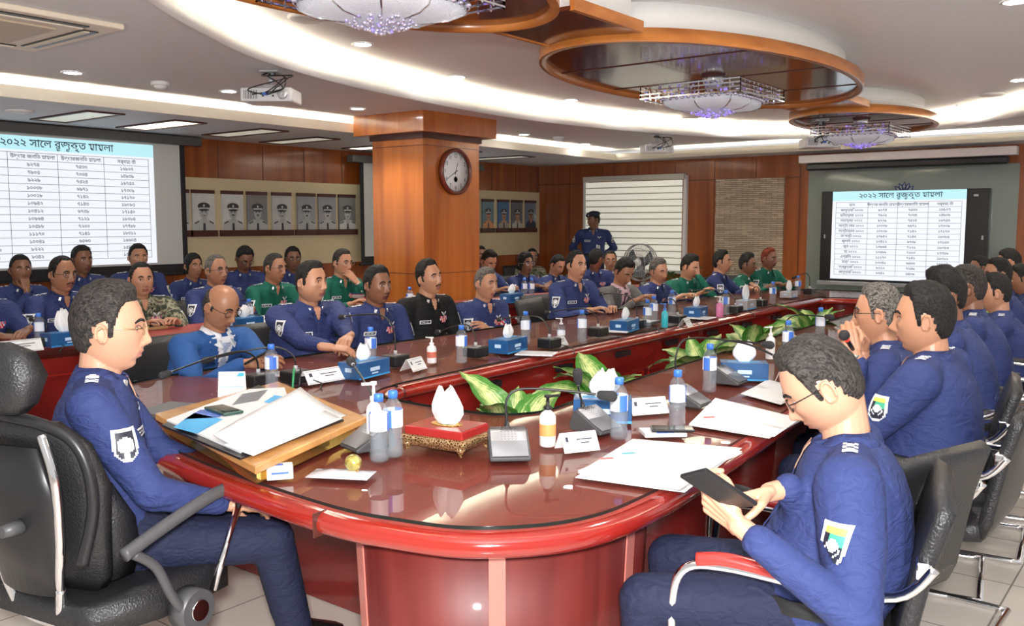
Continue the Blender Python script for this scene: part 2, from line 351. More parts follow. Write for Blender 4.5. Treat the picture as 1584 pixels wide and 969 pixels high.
disc_thing('ceiling_speaker',1535,145,ZI,.11,'round ceiling speaker between two downlights at far right','speaker')
disc_thing('ceiling_speaker',30,171,ZS,.11,'round grey ceiling speaker above the left projection screen','speaker')
for px,py,l in [(248,133,'white dome detector on the ceiling left of the nearest projector'),(864,218,'white dome detector on the ceiling between two downlights right of the column')]:
    p=P(px,py-6,ZM); t=thing('smoke_detector',(p.x,p.y,ZM),l,'detector')
    MB().lathe([(.0001,-.055),(.03,-.053),(.045,-.04),(.05,-.025)],n=24).build('sensor',white,t); MB().lathe([(.065,-.028),(.07,-.02),(.07,0)],n=24).build('base',white,t)
# recessed framed lights over the left wall
for q,(px,py) in enumerate([(118,180),(248,193),(378,205),(462,217),(600,228),(735,240),(800,246)]):
    p=P(px,py,ZS); 
    if q>3: p=Vector((-8.0,7.7+1.15*(q-4),ZS))
    t=thing('recessed_troffer',(p.x,p.y,ZS),['framed ceiling light over the middle of the left screen','brightest framed ceiling light over the right end of the left screen','framed ceiling light above the first portraits','framed ceiling light above the last portraits before the column','framed ceiling light just behind the column','framed ceiling light above the colour portraits','framed ceiling light nearest the far corner'][q],'light','recessed troffers along the left wall')
    fr=MB()
    for s in(-1,1): fr.box((0,s*.15,-.006),(1.0,.03,.014)); fr.box((s*.485,0,-.006),(.03,.27,.014))
    fr.build('frame',brown,t); MB().box((0,0,-.003),(.94,.27,.004)).build('diffuser',mat('troffer_diffuser_%d'%(q in(1,4)),(.6,.62,.55),.3,emit=(1,.98,.8),estr=2.2 if q in(1,4) else .25),t)
# air conditioner cassette
t=thing('ceiling_cassette',(-5.22,2.13,ZM),'cream four-way air conditioner cassette in the ceiling, top left corner','air conditioner')
cas=mat('cassette_cream',(.78,.68,.54),.45)
k=MB(); k.box((0,0,-.015),(1.05,1.05,.03)); k.build('panel',cas,t,.008)
MB().box((0,0,-.034),(.56,.56,.012)).build('grille',mat('cassette_grille',(.55,.45,.33),.5),t,.004)
for s,ax in((1,0),(-1,0),(1,1),(-1,1)):
    k=MB(); d=(.09,.72,.006) if ax==0 else (.72,.09,.006); cpos=(s*.42,0,-.032) if ax==0 else (0,s*.42,-.032); k.box(cpos,d)
    a=k.build('air_slot',black,t); k=MB(); d2=(.03,.70,.008) if ax==0 else (.70,.03,.008); c2=(s*.405,0,-.038) if ax==0 else (0,s*.405,-.038)
    k.box(c2,d2,rx=0); k.build('louvre',cas,a)
# window with roller blinds, far wall
w=MB()
for x in(-7.86,-6.13): w.box((x,WY-.03,1.5),(.05,.06,1.42))
w.box((-6.995,WY-.03,.80),(1.78,.06,.05))
structure('window_1',w,ceil_w)
t=thing('window_blind',(-6.99,WY-.08,0),'cream zebra blind covering the window behind the standing guard','blind')
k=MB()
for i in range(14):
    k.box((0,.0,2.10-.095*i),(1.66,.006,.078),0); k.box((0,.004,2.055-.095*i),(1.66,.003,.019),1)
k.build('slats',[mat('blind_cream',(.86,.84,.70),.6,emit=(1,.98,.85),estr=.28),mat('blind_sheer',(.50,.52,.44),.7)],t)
MB().box((0,.01,2.19),(1.74,.09,.08)).build('headrail',mat('blind_rail',(.62,.58,.5),.4),t,.01)
MB().box((0,.0,.80),(1.66,.03,.03)).build('bottom_rail',ceil_w,t)
# column with crown
k=MB(); k.box((-6.45,6.86,1.21),(.70,.84,2.43)); 
structure('wall_column',k,col_wood)
k=MB(); k.box((-6.45,6.86,2.485),(.96,1.10,.20)); k.box((-6.45,6.86,2.36),(.74,.88,.05),1)
for z in(1.02,2.27):
    k.box((-6.45,6.86,z),(.704,.844,.006),1)
structure('trim_4',k,[col_wood,brown])
# floor-side skirting
structure('baseboard_left',MB().box((WX+.02,4.9,.06),(.03,14.0,.12)),brown); structure('baseboard_back',MB().box((-3.5,WY-.015,.06),(10.6,.03,.12)),brown)
# ------------------------------------------------ clock
p=PXp(703.5,266,-6.09); t=thing('wall_clock',(-6.10,p.y,p.z),'round white wall clock in a brown rim on the wooden column','clock'); t.rotation_euler=(0,0,PI/2)
def facing(o): pass
# local: +? face towards -Y local -> world +X
R=.232
k=MB(); prof=[(R*.84,0.028),(R*.86,.045),(R*.93,.055),(R,.04),(R*1.01,.0),(R*.8,0)]
Mx=Matrix.Rotation(PI/2,4,'X')
k.lathe(prof,n=48,cap=False); k.v=[tuple(Mx@Vector(v)) for v in k.v]; k.build('rim',mat('clock_rim',(.16,.03,.015),.2,coat=.6),t)
k=MB(); k.lathe([(.0001,.02),(R*.86,.02),(R*.86,.0)],n=48); k.v=[tuple(Mx@Vector(v)) for v in k.v]; dial=k.build('dial',mat('dial_white',(.9,.9,.9),.4),t)
def text_mesh(s,size,ext=0,align='CENTER',offset=0):
    cu=bpy.data.curves.new('t','FONT'); cu.body=s; cu.size=size; cu.align_x=align; cu.align_y='CENTER'; cu.extrude=ext; cu.resolution_u=3; cu.offset=offset
    o=bpy.data.objects.new('t',cu); COL.objects.link(o); dg=bpy.context.evaluated_depsgraph_get(); e=o.evaluated_get(dg); m=e.to_mesh()
    vs=[v.co.copy() for v in m.vertices]; fs=[tuple(p.vertices) for p in m.polygons]; e.to_mesh_clear(); bpy.data.objects.remove(o); bpy.data.curves.remove(cu); return vs,fs
num=MB()
for h in range(1,13):
    a=PI/2-h*PI/6; vs,fs=text_mesh(str(h),.058); num.add([(v.x*.8+R*.68*math.cos(a),-.0215,v.y+R*.68*math.sin(a)) for v in vs],fs,0,False)
for h in range(60):
    a=h*PI/30; r=R*.81; num.box((r*math.cos(a),-.021,r*math.sin(a)),(.012 if h%5==0 else .006,.002,.003),ry=-a)
num.build('numerals',black,dial)
def hand(L,w,ang,nm,y):
    k=MB(); d=Vector((math.sin(ang),0,math.cos(ang))); e=Vector((d.z,0,-d.x)); o=Vector((0,y,0))
    k.add([o-d*.03-e*w/2,o-d*.03+e*w/2,o+d*L+e*w*.25,o+d*L-e*w*.25],[(0,1,2,3)],0,False); k.build(nm,black,dial)
hand(.10,.012,math.radians(20),'hour_hand',-.024); hand(.15,.009,math.radians(240),'minute_hand',-.026)
k=MB(); k.lathe([(.0001,.021),(.028,.021)],n=20); k.lathe([(.026,.0212),(.030,.0212)],n=20,cap=False); k.v=[tuple(Mx@Vector(v)+Vector((0,-.001,-.075))) for v in k.v]; k.build('seconds_dial',mat('dial_grey',(.6,.6,.6),.4),dial)
# ------------------------------------------------ slides
DIG='০১২৩৪৫৬৭৮৯'
def slide(parent,w,h,title_w,rows,ncol=4,front=.0,seed=1,estr=1.0,bright=(1,1,1),crop_first=False):
    """flat lit slide in local x (right), z (up), facing -y"""
    rnd=random.Random(seed); k=MB(); k.add([(-w/2,front,-h/2),(w/2,front,-h/2),(w/2,front,h/2),(-w/2,front,h/2)],[(0,1,2,3)],0,False)
    hb=h*.105; k.add([(-w/2,front-.001,h/2-hb),(w/2,front-.001,h/2-hb),(w/2,front-.001,h/2),(-w/2,front-.001,h/2)],[(0,1,2,3)],1,False)
    pic=k.build('slide_image',[mat('slide_white_%g'%estr,(.1,.1,.1),.5,emit=(.90,.93,1),estr=estr),mat('slide_header_%g'%estr,(.1,.1,.1),.5,emit=(.50,.88,.96),estr=estr)],parent)
    tx=MB(); vs,fs=text_mesh('২০২২ সালে রুজুকৃত মামলা'.replace('লে','েল'),h*.082,offset=.0008)
    tx.add([(v.x+w*.02,front-.004,v.y+h/2-hb*.5) for v in vs],fs,0,False)
    tx.build('slide_title',mat('slide_ink',(.01,.03,.08),.6),pic)
    tx=MB(); gx0,gx1=-w*.47,w*.47; top=h/2-hb-h*.02; bot=-h/2+h*.05; rh=(top-bot)/rows; cw=[.27,.24,.24,.25]; xs=[gx0]
    for c_ in cw: xs.append(xs[-1]+(gx1-gx0)*c_)
    lw=h*.0034
    for r in range(rows+1): tx.box(((gx0+gx1)/2,front-.003,top-r*rh),(gx1-gx0,.001,lw),1)
    for x in xs: tx.box((x,front-.003,(top+bot)/2),(lw,.001,top-bot),1)
    months=['জানুয়ারি ২০২৩','ডিসেম্বর ২০২২','নভেম্বর ২০২২','অক্টোবর ২০২২','সেপ্টেম্বর ২০২২','আগস্ট ২০২২','জুলাই ২০২২','জুন ২০২২','মে ২০২২','এপ্রিল ২০২২','মার্চ ২০২২','ফেব্রুয়ারি ২০২২','জানুয়ারি ২০২২']
    c1='৯২৭৪ ৭৯০৫ ৯২২৯ ১০০৩৮ ১০০২৮ ১০৯৪২ ১০৪১২ ১০৯৬৪ ১০৫৮৮ ১১১৭০ ১০০৪১ ৮২২২ ৮৩৪২'.split(); c2='৭৫৩৩ ৭০৩৪ ৭৫২৪ ৬৯৭১ ৭১৪২ ৭১৪৩ ৬৭৩৮ ৭১২১ ৭২০০ ৭১৪১ ৬৫৬৩ ৭২৪৯ ৬৪০৬'.split(); c3='১৬৮০৭ ১৪৯৩৯ ১৬৭৫৩ ১৭০০৯ ১৭১৭০ ১৮০৮৫ ১৭১৫০ ১৮০৮৫ ১৭৭৮৮ ১৮৩১১ ১৬৬০৪ ১৫৪৭১ ১৪৭৪৮'.split()
    hdr=['মাস','উদ্ধার জনিত মামলা','উদ্ধারজনিত মামলা','সর্বমোট']
    for r in range(rows):
        for q in range(4):
            s=hdr[q] if r==0 else [months,c1,c2,c3][q][(r-1)%13]
            vs,fs=text_mesh(s,rh*.68,offset=.0005); z=top-(r+.5)*rh; x=(xs[q]+xs[q+1])/2
            tx.add([(v.x+x,front-.004,v.y+z) for v in vs],fs,0,False)
    tx.build('slide_table',[mat('slide_ink_grey',(.03,.035,.08),.6),mat('slide_line',(.20,.22,.34),.6)],pic)
    return pic
scr_w=mat('screen_cloth',(.62,.62,.60),.7); scr_b=mat('screen_black',(.012,.012,.014),.5); scr_case=mat('screen_case',(.10,.095,.09),.5)
def proj_screen(y0,y1,z0,z1,label,sy0,sy1,estr,rows=14):
    """on the left wall, faces +X; local x -> world +Y"""
    cy=(y0+y1)/2; w=y1-y0; t=thing('projection_screen',(WX+.14,cy,0),label,'screen','projection screens on the left wall'); t.rotation_euler=(0,0,PI/2)
    k=MB(); k.box((0,0,(z0+z1)/2),(w,.006,z1-z0),1); k.box((0,-.004,(z0+.09+z1)/2),(w-.12,.004,z1-z0-.09),0); k.build('screen_cloth',[scr_w,scr_b],t)
    MB().box((0,-.01,z1+.045),(w+.35,.12,.09)).build('screen_case',scr_case,t,.01); MB().box((0,0,z0-.012),(w+.06,.03,.03)).build('weight_bar',scr_b,t,.004)
    em=bpy.data.objects.new('slide_holder',None)
    bpy.data.objects.remove(em)
    pc=slide(t,sy1-sy0,z1-z0-.13,0,rows,front=-.008,estr=estr); pc.location=((sy0+sy1)/2-cy,0,(z0+z1)/2+.045)
proj_screen(2.75,5.5,1.0,2.33,'large projection screen at the left edge, showing a Bengali table',3.15,5.14,.68)
proj_screen(7.98,10.2,1.0,2.28,'second projection screen on the left wall, mostly hidden behind the column',8.2,10.0,.5)
# ------------------------------------------------ portraits
def portrait(y,zc,w,h,label,colour,seed,grp):
    rnd=random.Random(seed); label=label.replace('black and white portrait of an officer in peaked cap,','monochrome officer portrait,'); t=thing('framed_portrait',(WX+.045,y,zc),label,'portrait',grp); t.rotation_euler=(0,0,PI/2)
    MB().box((0,0,0),(w,.02,h)).build('photo_print',mat('portrait_bg_%d'%seed,colour,.35,coat=.3,var=.25,bscale=6),t)
    f=MB(); f.box((0,-.002,h/2+.018),(w+.004,.03,.04)); f.box((0,-.002,-h/2-.035),(w+.06,.03,.07)); f.build('frame',brown,t)
    skin=(.42,.42,.42) if grp.startswith('black') else (.45,.22,.13); un=rnd.choice([(.50,.50,.49),(.6,.6,.58),(.42,.43,.42)]) if grp.startswith('black') else [(.62,.28,.12),(.38,.33,.27),(.5,.48,.42),(.03,.04,.08)][seed%4]
    cap=(.05,.05,.055); s=w/.235
    g=MB(); n=20
    def ov(cx,cz,a,b,mi,y=-.013,z0=-9):
        vs=[Vector((cx+a*math.cos(2*PI*i/n),y,max(z0,cz+b*math.sin(2*PI*i/n)))) for i in range(n)]; g.add(vs+[Vector((v.x,-.009,v.z)) for v in vs],[tuple(range(n))]+[(i,(i+1)%n,n+(i+1)%n,n+i) for i in range(n)],mi,False)
    hz=-.005*s
    body=[(-.115*s,-h/2+.002),(.115*s,-h/2+.002),(.115*s,-.125*s),(.10*s,-.095*s),(.045*s,-.07*s),(-.045*s,-.07*s),(-.10*s,-.095*s),(-.115*s,-.125*s)]
    g.add([(x,-.012,z) for x,z in body],[tuple(range(8))],1,False)
    g.add([(-.026*s,-.0125,-.10*s),(.026*s,-.0125,-.10*s),(.024*s,-.0125,0),(-.024*s,-.0125,0)],[(0,1,2,3)],0,False)
    ov(0,hz,.045*s,.062*s,0,-.0135)
    g.add([(-.05*s,-.013,-.075*s),(0,-.013,-.13*s),(-.012*s,-.0131,-.145*s),(-.065*s,-.0131,-.10*s)],[(0,1,2,3)],1,False)
    g.add([(-.012*s,-.0132,-.105*s),(.012*s,-.0132,-.105*s),(.016*s,-.0132,-.2*s),(-.016*s,-.0132,-.2*s)],[(0,1,2,3)],2,False)
    ov(0,hz+.058*s,.064*s,.034*s,2,-.0145); g.box((0,-.0145,hz+.036*s),(.10*s,.003,.018*s),3); ov(0,hz+.024*s,.055*s,.010*s,2,-.016); ov(0,hz+.062*s,.010*s,.012*s,3,-.016)
    for sx in(-1,1): ov(sx*.018*s,hz+.006*s,.009*s,.004*s,2,-.0148); ov(sx*.018*s,hz+.014*s,.011*s,.0025*s,2,-.0149)
    ov(0,hz-.028*s,.014*s,.004*s,2,-.0148); ov(0,hz-.010*s,.007*s,.012*s,1,-.0147)
    if seed%3!=1: ov(0,hz-.020*s,.020*s,.004*s,2,-.0149)
    for sx in(-1,1): g.box((sx*.078*s,-.0135,-.098*s),(.05*s,.002,.011*s),2,ry=sx*.4)
    g.build('portrait_figure',[mat('por_skin_%s'%grp[:3],skin,.4,var=.15),mat('por_cloth_%d%s'%(seed,grp[:2]),un,.4,var=.1),mat('por_cap',cap,.4),mat('por_band',(.6,.6,.58),.4)],t)
cs_=[(.5,.5,.48),(.62,.62,.60),(.66,.66,.64),(.22,.22,.22),(.55,.54,.52),(.30,.30,.31),(.28,.28,.29),(.2,.2,.2)]
xs=[271,311,356,394,432,470,502,533]
lab=['partly hidden by the left screen','first fully visible one right of the left screen','second fully visible one, pale background','third fully visible one, dark background','fourth fully visible one, soft pale photo','fifth fully visible one, dark background','sixth fully visible one, last before the half hidden one','half hidden by the second screen']
ys=[PXp(x,332,WX).y for x in xs]
for i,y in enumerate(ys): portrait(y,1.64,.275,.40,'black and white portrait of an officer in peaked cap, '+lab[i],cs_[i],i,'black and white portraits')
xs2=[751,775,796,817]
for i,x in enumerate(xs2): portrait(PXp(x,345,WX).y,1.64,.27,.40,['colour portrait in orange brown uniform, nearest the column','colour portrait on blue background, second from the column','pale uniform portrait, third from the column','dark uniform portrait, last before the far corner'][i],[(.10,.20,.24),(.05,.15,.30),(.12,.13,.15),(.14,.18,.24)][i],i+20,'colour portraits right of the column')
# ------------------------------------------------ far wall display
t=thing('glass_board',(-3.1,WY-.02,0),'grey-green back painted glass board behind the big display','board')
MB().box((0,0,1.35),(2.55,.02,1.72)).build('glass_panel',mat('board_glass',(.26,.31,.27),.08,coat=.6),t)
for s in(-1,1): MB().box((s*1.285,0,1.35),(.10,.03,1.72)).build('side_frame',wall_wood,t)
lg=MB()
for a in (-75,-50,-25,0,25,50,75):
    A_=math.radians(a); d=Vector((math.sin(A_),0,math.cos(A_))); e=Vector((d.z,0,-d.x)); o=Vector((-.03,-.012,1.88))
    L=.155; lg.add([o+d*.03,o+d*L*.6+e*.032,o+d*L,o+d*L*.6-e*.032],[(0,1,2,3)],0,False); o2=o+Vector((0,-.002,0)); lg.add([o2+d*.06,o2+d*L*.6+e*.015,o2+d*L*.85,o2+d*L*.6-e*.015],[(0,1,2,3)],1,False)
lg.build('lotus_emblem',[mat('emblem_blue',(.03,.05,.22),.4),mat('emblem_pale',(.4,.45,.5),.4)],t)
t=thing('display_screen',(-3.13,WY-.13,1.345),'wide black interactive display on the far wall showing a Bengali table','screen')
MB().box((0,.03,0),(1.97,.09,1.16)).build('bezel',black,t,.01); pc=slide(t,1.58,1.12,0,14,front=-.018,estr=.70); pc.location=(-.05,0,.015)
MB().box((0,-.01,-.60),(1.99,.12,.05)).build('bottom_bar',silver,t,.008)
k=MB()
for x in(-.93,.93): k.box((x,-.018,.0),(.02,.004,.05))
k.box((.84,-.018,.50),(.05,.004,.025)); k.build('side_buttons',silver,t)
t=thing('screen_housing',(-3.1,YB-.02,0),'white projector screen housing with black rolled screen above the far display','screen')
MB().box((0,.25,2.335),(2.50,.14,.10)).build('housing',mat('housing_white',(.80,.74,.72),.4),t,.01); MB().box((0.0,.26,2.235),(2.32,.10,.09)).build('rolled_screen',black,t,.02)
# table fan and corner palm by the window
p=PYp(992,406,11.3); t=thing('pedestal_fan',(p.x,11.3,0),'grey pedestal fan before the window blind','fan')
fc=Vector((0,0,p.z)); g=MB()
for rr,yy in((.26,.0),(.26,-.06),(.20,-.09),(.12,-.105),(.05,-.11)):
    g.tube([fc+Vector((rr*math.cos(2*PI*i/40),yy,rr*math.sin(2*PI*i/40))) for i in range(41)],.004 if rr<.25 else .008,6)
for i in range(36):
    a=2*PI*i/36; g.tube([fc+Vector((r*math.cos(a),y,r*math.sin(a))) for r,y in((.04,-.11),(.14,-.102),(.22,-.085),(.26,-.05),(.25,.04),(.1,.08))],.0022,4)
g.build('guard_cage',steel,t)
h=MB(); h.lathe([(.0001,.13),(.03,.13),(.055,.115),(.06,.10),(.03,.10)],n=24); h.v=[tuple(Mx@Vector(v)+fc) for v in h.v]; h.build('hub_cap',white,t)
for i in range(3):
    a0=2*PI*i/3; b=MB(); pts=[]
    for q in range(9):
        a=a0+q*.11
        for r in(.04,.13,.22): pts.append(fc+Vector((r*math.cos(a),-.03+.05*(q/8-.5),r*math.sin(a))))
    b.add(pts,[(q*3+r,q*3+r+1,(q+1)*3+r+1,(q+1)*3+r) for q in range(8) for r in range(2)]); b.build('blade',mat('fan_blade',(.16,.18,.19),.3),t)
MB().cyl(fc+Vector((0,0,0)),fc+Vector((0,.14,0)),.07,.05,20).build('motor',dgrey,t); MB().cyl((0,.08,0.03),(0,.08,p.z-.02),.018).build('pole',steel,t); MB().lathe([(.22,0),(.22,.02),(.05,.05),(.02,.06)],(0,.08,0),28).build('base',dgrey,t)
# ------------------------------------------------ conference table
O_=[(-1.58,9.2),(-1.45,6),(-1.36,4),(-1.24,2.7),(-1.20,2.15),(-1.24,1.86),(-1.40,1.66),(-1.61,1.58),(-1.85,1.55),(-2.4,1.585),(-2.96,1.67),(-3.5,1.76),(-3.9,1.98),(-4.08,2.4),(-4.10,3.0),(-4.12,6),(-4.12,9.4),(-3.9,10.0),(-3.4,10.3),(-2.4,10.3),(-1.8,9.9)]
I_=[(-2.45,8.9),(-2.32,6),(-2.22,4),(-2.14,3.2),(-2.12,2.95),(-2.15,2.84),(-2.22,2.77),(-2.32,2.74),(-2.42,2.73),(-2.6,2.72),(-2.78,2.73),(-2.88,2.76),(-2.94,2.82),(-2.98,2.95),(-3.01,3.3),(-3.11,6),(-3.17,8.9),(-3.1,9.15),(-2.95,9.25),(-2.7,9.25),(-2.52,9.15)]
OL=curve_pts([(x,y,0) for x,y in O_],8,True); IL=curve_pts([(x,y,0) for x,y in I_],8,True)
def offl(pts,d,sgn=1):
    out=[]; n=len(pts)
    for i,p in enumerate(pts):
        t=(pts[(i+1)%n]-pts[i-1]).normalized(); out.append(p+Vector((t.y,-t.x,0))*d*sgn)
    return out
area=sum(OL[i].x*OL[(i+1)%len(OL)].y-OL[(i+1)%len(OL)].x*OL[i].y for i in range(len(OL))); SG=1 if area>0 else -1
tb=thing('conference_table',(0,0,0),'large glossy red mahogany loop-shaped conference table with glass top','table')
def ringslab(o,i,z0,z1,mi=0):
    k=MB(); n=len(o); k.v=[(p.x,p.y,z) for z,l in((z1,o),(z1,i),(z0,i),(z0,o)) for p in l]
    for a in range(4):
        for j in range(n): k.f.append((a*n+j,a*n+(j+1)%n,((a+1)%4)*n+(j+1)%n,((a+1)%4)*n+j))
    k.mi=[mi]*len(k.f); k.sm=[False]*len(k.f); return k
ringslab(OL,IL,.70,.758).build('tabletop',table_top,tb)
prof=[(0,.7585),(.018,.757),(.034,.745),(.040,.725),(.034,.708),(.018,.698),(-.02,.694)]
k=MB(); k.loft([zz(offl(OL,d,SG),z) for d,z in prof],0,False); eb=k.build('outer_edge',table_rim,tb)
k=MB(); k.loft([zz(offl(IL,-d,SG),z) for d,z in prof],0,False); k.build('inner_edge',table_rim,tb)
ringslab(offl(OL,-.018,SG),offl(IL,.018,SG),.7595,.7695).build('glass_sheet',glass,tb)
k=MB(); k.loft([zz(offl(OL,-.0175,SG),.7592),zz(offl(OL,-.0165,SG),.7692)],0,False); k.loft([zz(offl(IL,.0175,SG),.7592),zz(offl(IL,.0165,SG),.7692)],0,False); k.build('glass_edge',mat('glass_edge_dark',(.01,.02,.018),.1),tb)
k=MB(); k.loft([zz(offl(IL,.03,SG),.0),zz(offl(IL,.03,SG),.695)],0,False)
n=len(IL); L2=offl(IL,.022,SG)
k.build('inner_panel',table_red,tb)
k=MB()
for j in range(15):
    y0=3.3+j*.40; x0=-3.035-.029*(y0-3.3)
    for z in(.16,.50):
        k.box((x0,y0+.0,z),(.012,.30,.008),rz=.03)
    for d in(-.15,.15): k.box((x0,y0+d,.33),(.012,.008,.34))
k.build('panel_moulding',table_rim,tb)
# near curved pedestal
bo=[(-1.86,1.68),(-1.72,1.64),(-1.56,1.66),(-1.42,1.76),(-1.31,1.92),(-1.275,2.1),(-1.28,2.3),(-1.9,2.5),(-1.95,2.2)]
bp_=curve_pts([(x,y,0) for x,y in bo[:7]],5)+[Vector((x,y,0)) for x,y in bo[7:]]
ctr=Vector((-1.72,2.15,0)); k=MB()
k.loft([[Vector(((p.x-ctr.x)*s+ctr.x,(p.y-ctr.y)*s+ctr.y,z)) for p in bp_] for s,z in((.93,0),(1,.70))],0,True,True); k.build('pedestal_base',base_red,tb)
for (ia,nm) in((1,'pedestal_strip'),(15,'pedestal_strip'),(27,'pedestal_strip')):
    k=MB(); a,b2=bp_[ia],bp_[ia+1]; t_=(b2-a).normalized(); nn=Vector((t_.y,-t_.x,0))
    for s,z in((.93,0),(1,.70)):
        q=Vector(((a.x-ctr.x)*s+ctr.x,(a.y-ctr.y)*s+ctr.y,z)); 
        for w,o in((-.022,.001),(-.022,.006),(.022,.006),(.022,.001)): k.v.append(tuple(q+t_*w+nn*o))
    k.f=[(0,1,5,4),(1,2,6,5),(2,3,7,6),(0,3,7,4)]; k.mi=[0]*4; k.sm=[False]*4; k.build(nm,mat('strip_pale_red',(.50,.16,.13),.25,coat=.4),tb)
k=MB(); k.box((-2.9,2.32,.35),(2.0,.03,.69)); k.box((-1.62,5.7,.35),(.03,6.6,.69),rz=.028); k.build('modesty_panel',table_red,tb)
for j in range(9):
    y0=3.0+j*.72; x0=-3.025-.029*(y0-3.3); MB().box((x0,y0,.655),(.03,.15,.035)).build('cable_port',black,tb)
k=MB()
sy=P(500,790,.76); k.box((sy.x,sy.y-.012,.727),(.004,.05,.066),rz=.1); k.build('edge_joint',brown,tb)
# second table along the left wall
t2=thing('rear_table',(0,0,0),'long straight red table with dark top behind the front row of officers','table')
def xs2t(y): return -5.78+.072*y
k=MB(); pl=[(xs2t(1.0),1.0),(xs2t(10.6),10.6),(xs2t(10.6)-.6,10.6),(xs2t(6.3)-.6+.0,6.3),(xs2t(1.0)-.6,1.0)]
k.prism(pl,.705,.758); k.build('tabletop',table_top,t2)
pts=[Vector((xs2t(1.0),1.0,0)),Vector((xs2t(10.6),10.6,0))]
k=MB(); dirv=(pts[1]-pts[0]).normalized(); nn=Vector((dirv.y,-dirv.x,0))
k.loft([[p+nn*d+Vector((0,0,z)) for p in pts] for d,z in prof],0,False); k.build('front_edge',table_rim,t2)
k=MB(); k.prism([(xs2t(1.0)-.02,1.0),(xs2t(10.6)-.02,10.6),(xs2t(10.6)-.05,10.6),(xs2t(1.0)-.05,1.0)],0,.70); k.build('front_panel',table_red,t2)
k=MB()
for j in range(14): k.box((xs2t(1.5+j*.65)-.012,1.5+j*.65,.35),(.012,.012,.6))
for z in(.12,.58): k.prism([(xs2t(1.0)-.008,1.0),(xs2t(10.6)-.008,10.6),(xs2t(10.6)-.02,10.6),(xs2t(1.0)-.02,1.0)],z,z+.012)
k.build('panel_moulding',table_rim,t2)
for j in range(6): MB().box((xs2t(2+j*1.4)-.012,2+j*1.4,.655),(.03,.17,.035)).build('cable_port',black,t2)
# ------------------------------------------------ table things
ZT=.7705
def bottle(x,y,z=ZT,h=.205,label='',grp='water bottles on the tables',rz=0,s=1):
    t=thing('water_bottle',(x,y,z),label,'bottle',grp,rz); r=.031*s
    k=MB(); k.lathe([(r*.86,0),(r,.006),(r,.03),(r*.93,.045),(r,.06),(r*.93,.075),(r,.09),(r,h*.72),(r*.85,h*.80),(r*.45,h*.88),(r*.42,h*.90)],n=18); k.build('bottle_body',pet,t)
    k=MB(); k.lathe([(r*.80,.003),(r*.93,.008),(r*.93,h*.60),(.0001,h*.60)],n=14); k.build('water',glassmat('water',(.95,.97,.99),milk=.05) if 'water' not in MATS else MATS['water'],t)
    k=MB(); k.lathe([(r*1.015,h*.46),(r*1.015,h*.72)],n=18,cap=False)
    k.mi=[1 if i%9 in(2,3,4) else 0 for i in range(len(k.f))]; k.build('label_band',[label_w,label_b],t)
    MB().lathe([(r*.50,h*.89),(r*.50,h*.985),(r*.44,h),(.0001,h)],n=16).build('cap',blue_cap,t); return t
def tissue_mesh(h=.11,w=.05,seed=1):
    rnd=random.Random(seed); k=MB(); rings=[]; n=36; ph=[rnd.uniform(0,6) for _ in range(5)]; tipx=rnd.uniform(-.35,.35)
    for q,(s,z) in enumerate([(.45,0),(.75,.14),(.95,.32),(.95,.5),(.80,.68),(.62,.85),(.48,.97)]):
        r=[]
        for i in range(n):
            a=2*PI*i/n; fold=1+.22*math.sin(3*a+ph[0]+q*.25)+.16*math.sin(7*a+ph[1]+q*.4)+.10*math.sin(13*a+ph[2]); hz=z*h*(1+(.07*math.sin(2*a+ph[3])+.05*math.sin(5*a+ph[4]))*z)
            r.append(Vector((w*s*math.cos(a)*fold+tipx*w*z,w*.42*s*math.sin(a)*fold,hz)))
        rings.append(r)
    k.loft(rings,0,False); last=rings[-1]; c=sum(last,Vector())/n-Vector((0,0,h*.16)); o=len(k.v)-n; k.v.append(tuple(c)); k.f+=[(o+i,o+(i+1)%n,o+n) for i in range(n)]; k.mi+=[0]*n; k.sm+=[True]*n
    return k
def tissue_box(x,y,rz,label,z=ZT,w=.23,d=.115,h=.085,th=.1,grp='blue tissue boxes',body=None):
    t=thing('tissue_box',(x,y,z),label,'tissue box',grp,rz)
    MB().box((0,0,h/2),(w,d,h)).build('carton',body or blue_p,t,.003)
    k=MB(); k.box((0,-d/2-.0008,h*.5),(w*.30,.0015,h*.22),0); k.box((0,-d/2-.0008,h*.25),(w*.2,.0015,h*.08),0); k.box((w/2+.0008,0,h*.55),(.0015,d*.3,h*.25),0); k.box((-w/2-.0008,0,h*.55),(.0015,d*.3,h*.25),0)
    k.box((0,-d/2-.0006,h*.06),(w,.0012,h*.10),1); k.box((0,0,h+.0006),(w*.7,d*.35,.0012),1); k.build('carton_print',[mat('carton_pale',(.55,.72,.9),.4),mat('carton_light_blue',(.04,.30,.62),.35)],t)
    o=tissue_mesh(th,.05,int(abs(x*100+y*37))).build('tissue',tissue,t); o.location=(0,0,h); return t
def gooseneck(t,p0,pts,headr=.016,headl=.055,col=None):
    P_=curve_pts([p0]+pts,8); L=len(P_); k=MB(); k.tube(P_,[.0042]*L,8); g=k.build('gooseneck',col or black,t)
    a=Vector(P_[-1]); d=(a-Vector(P_[-3])).normalized(); k=MB(); k.caps(a+d*headr*.3,a+d*(headl-headr),headr*.8,headr,16); k.build('foam_head',mat('mic_foam',(.03,.03,.033),.9,bump=.4,bscale=300),t)
    k=MB(); k.cyl(a-d*.012,a+d*.006,.006,.008,12); k.build('head_ring',silver,t)
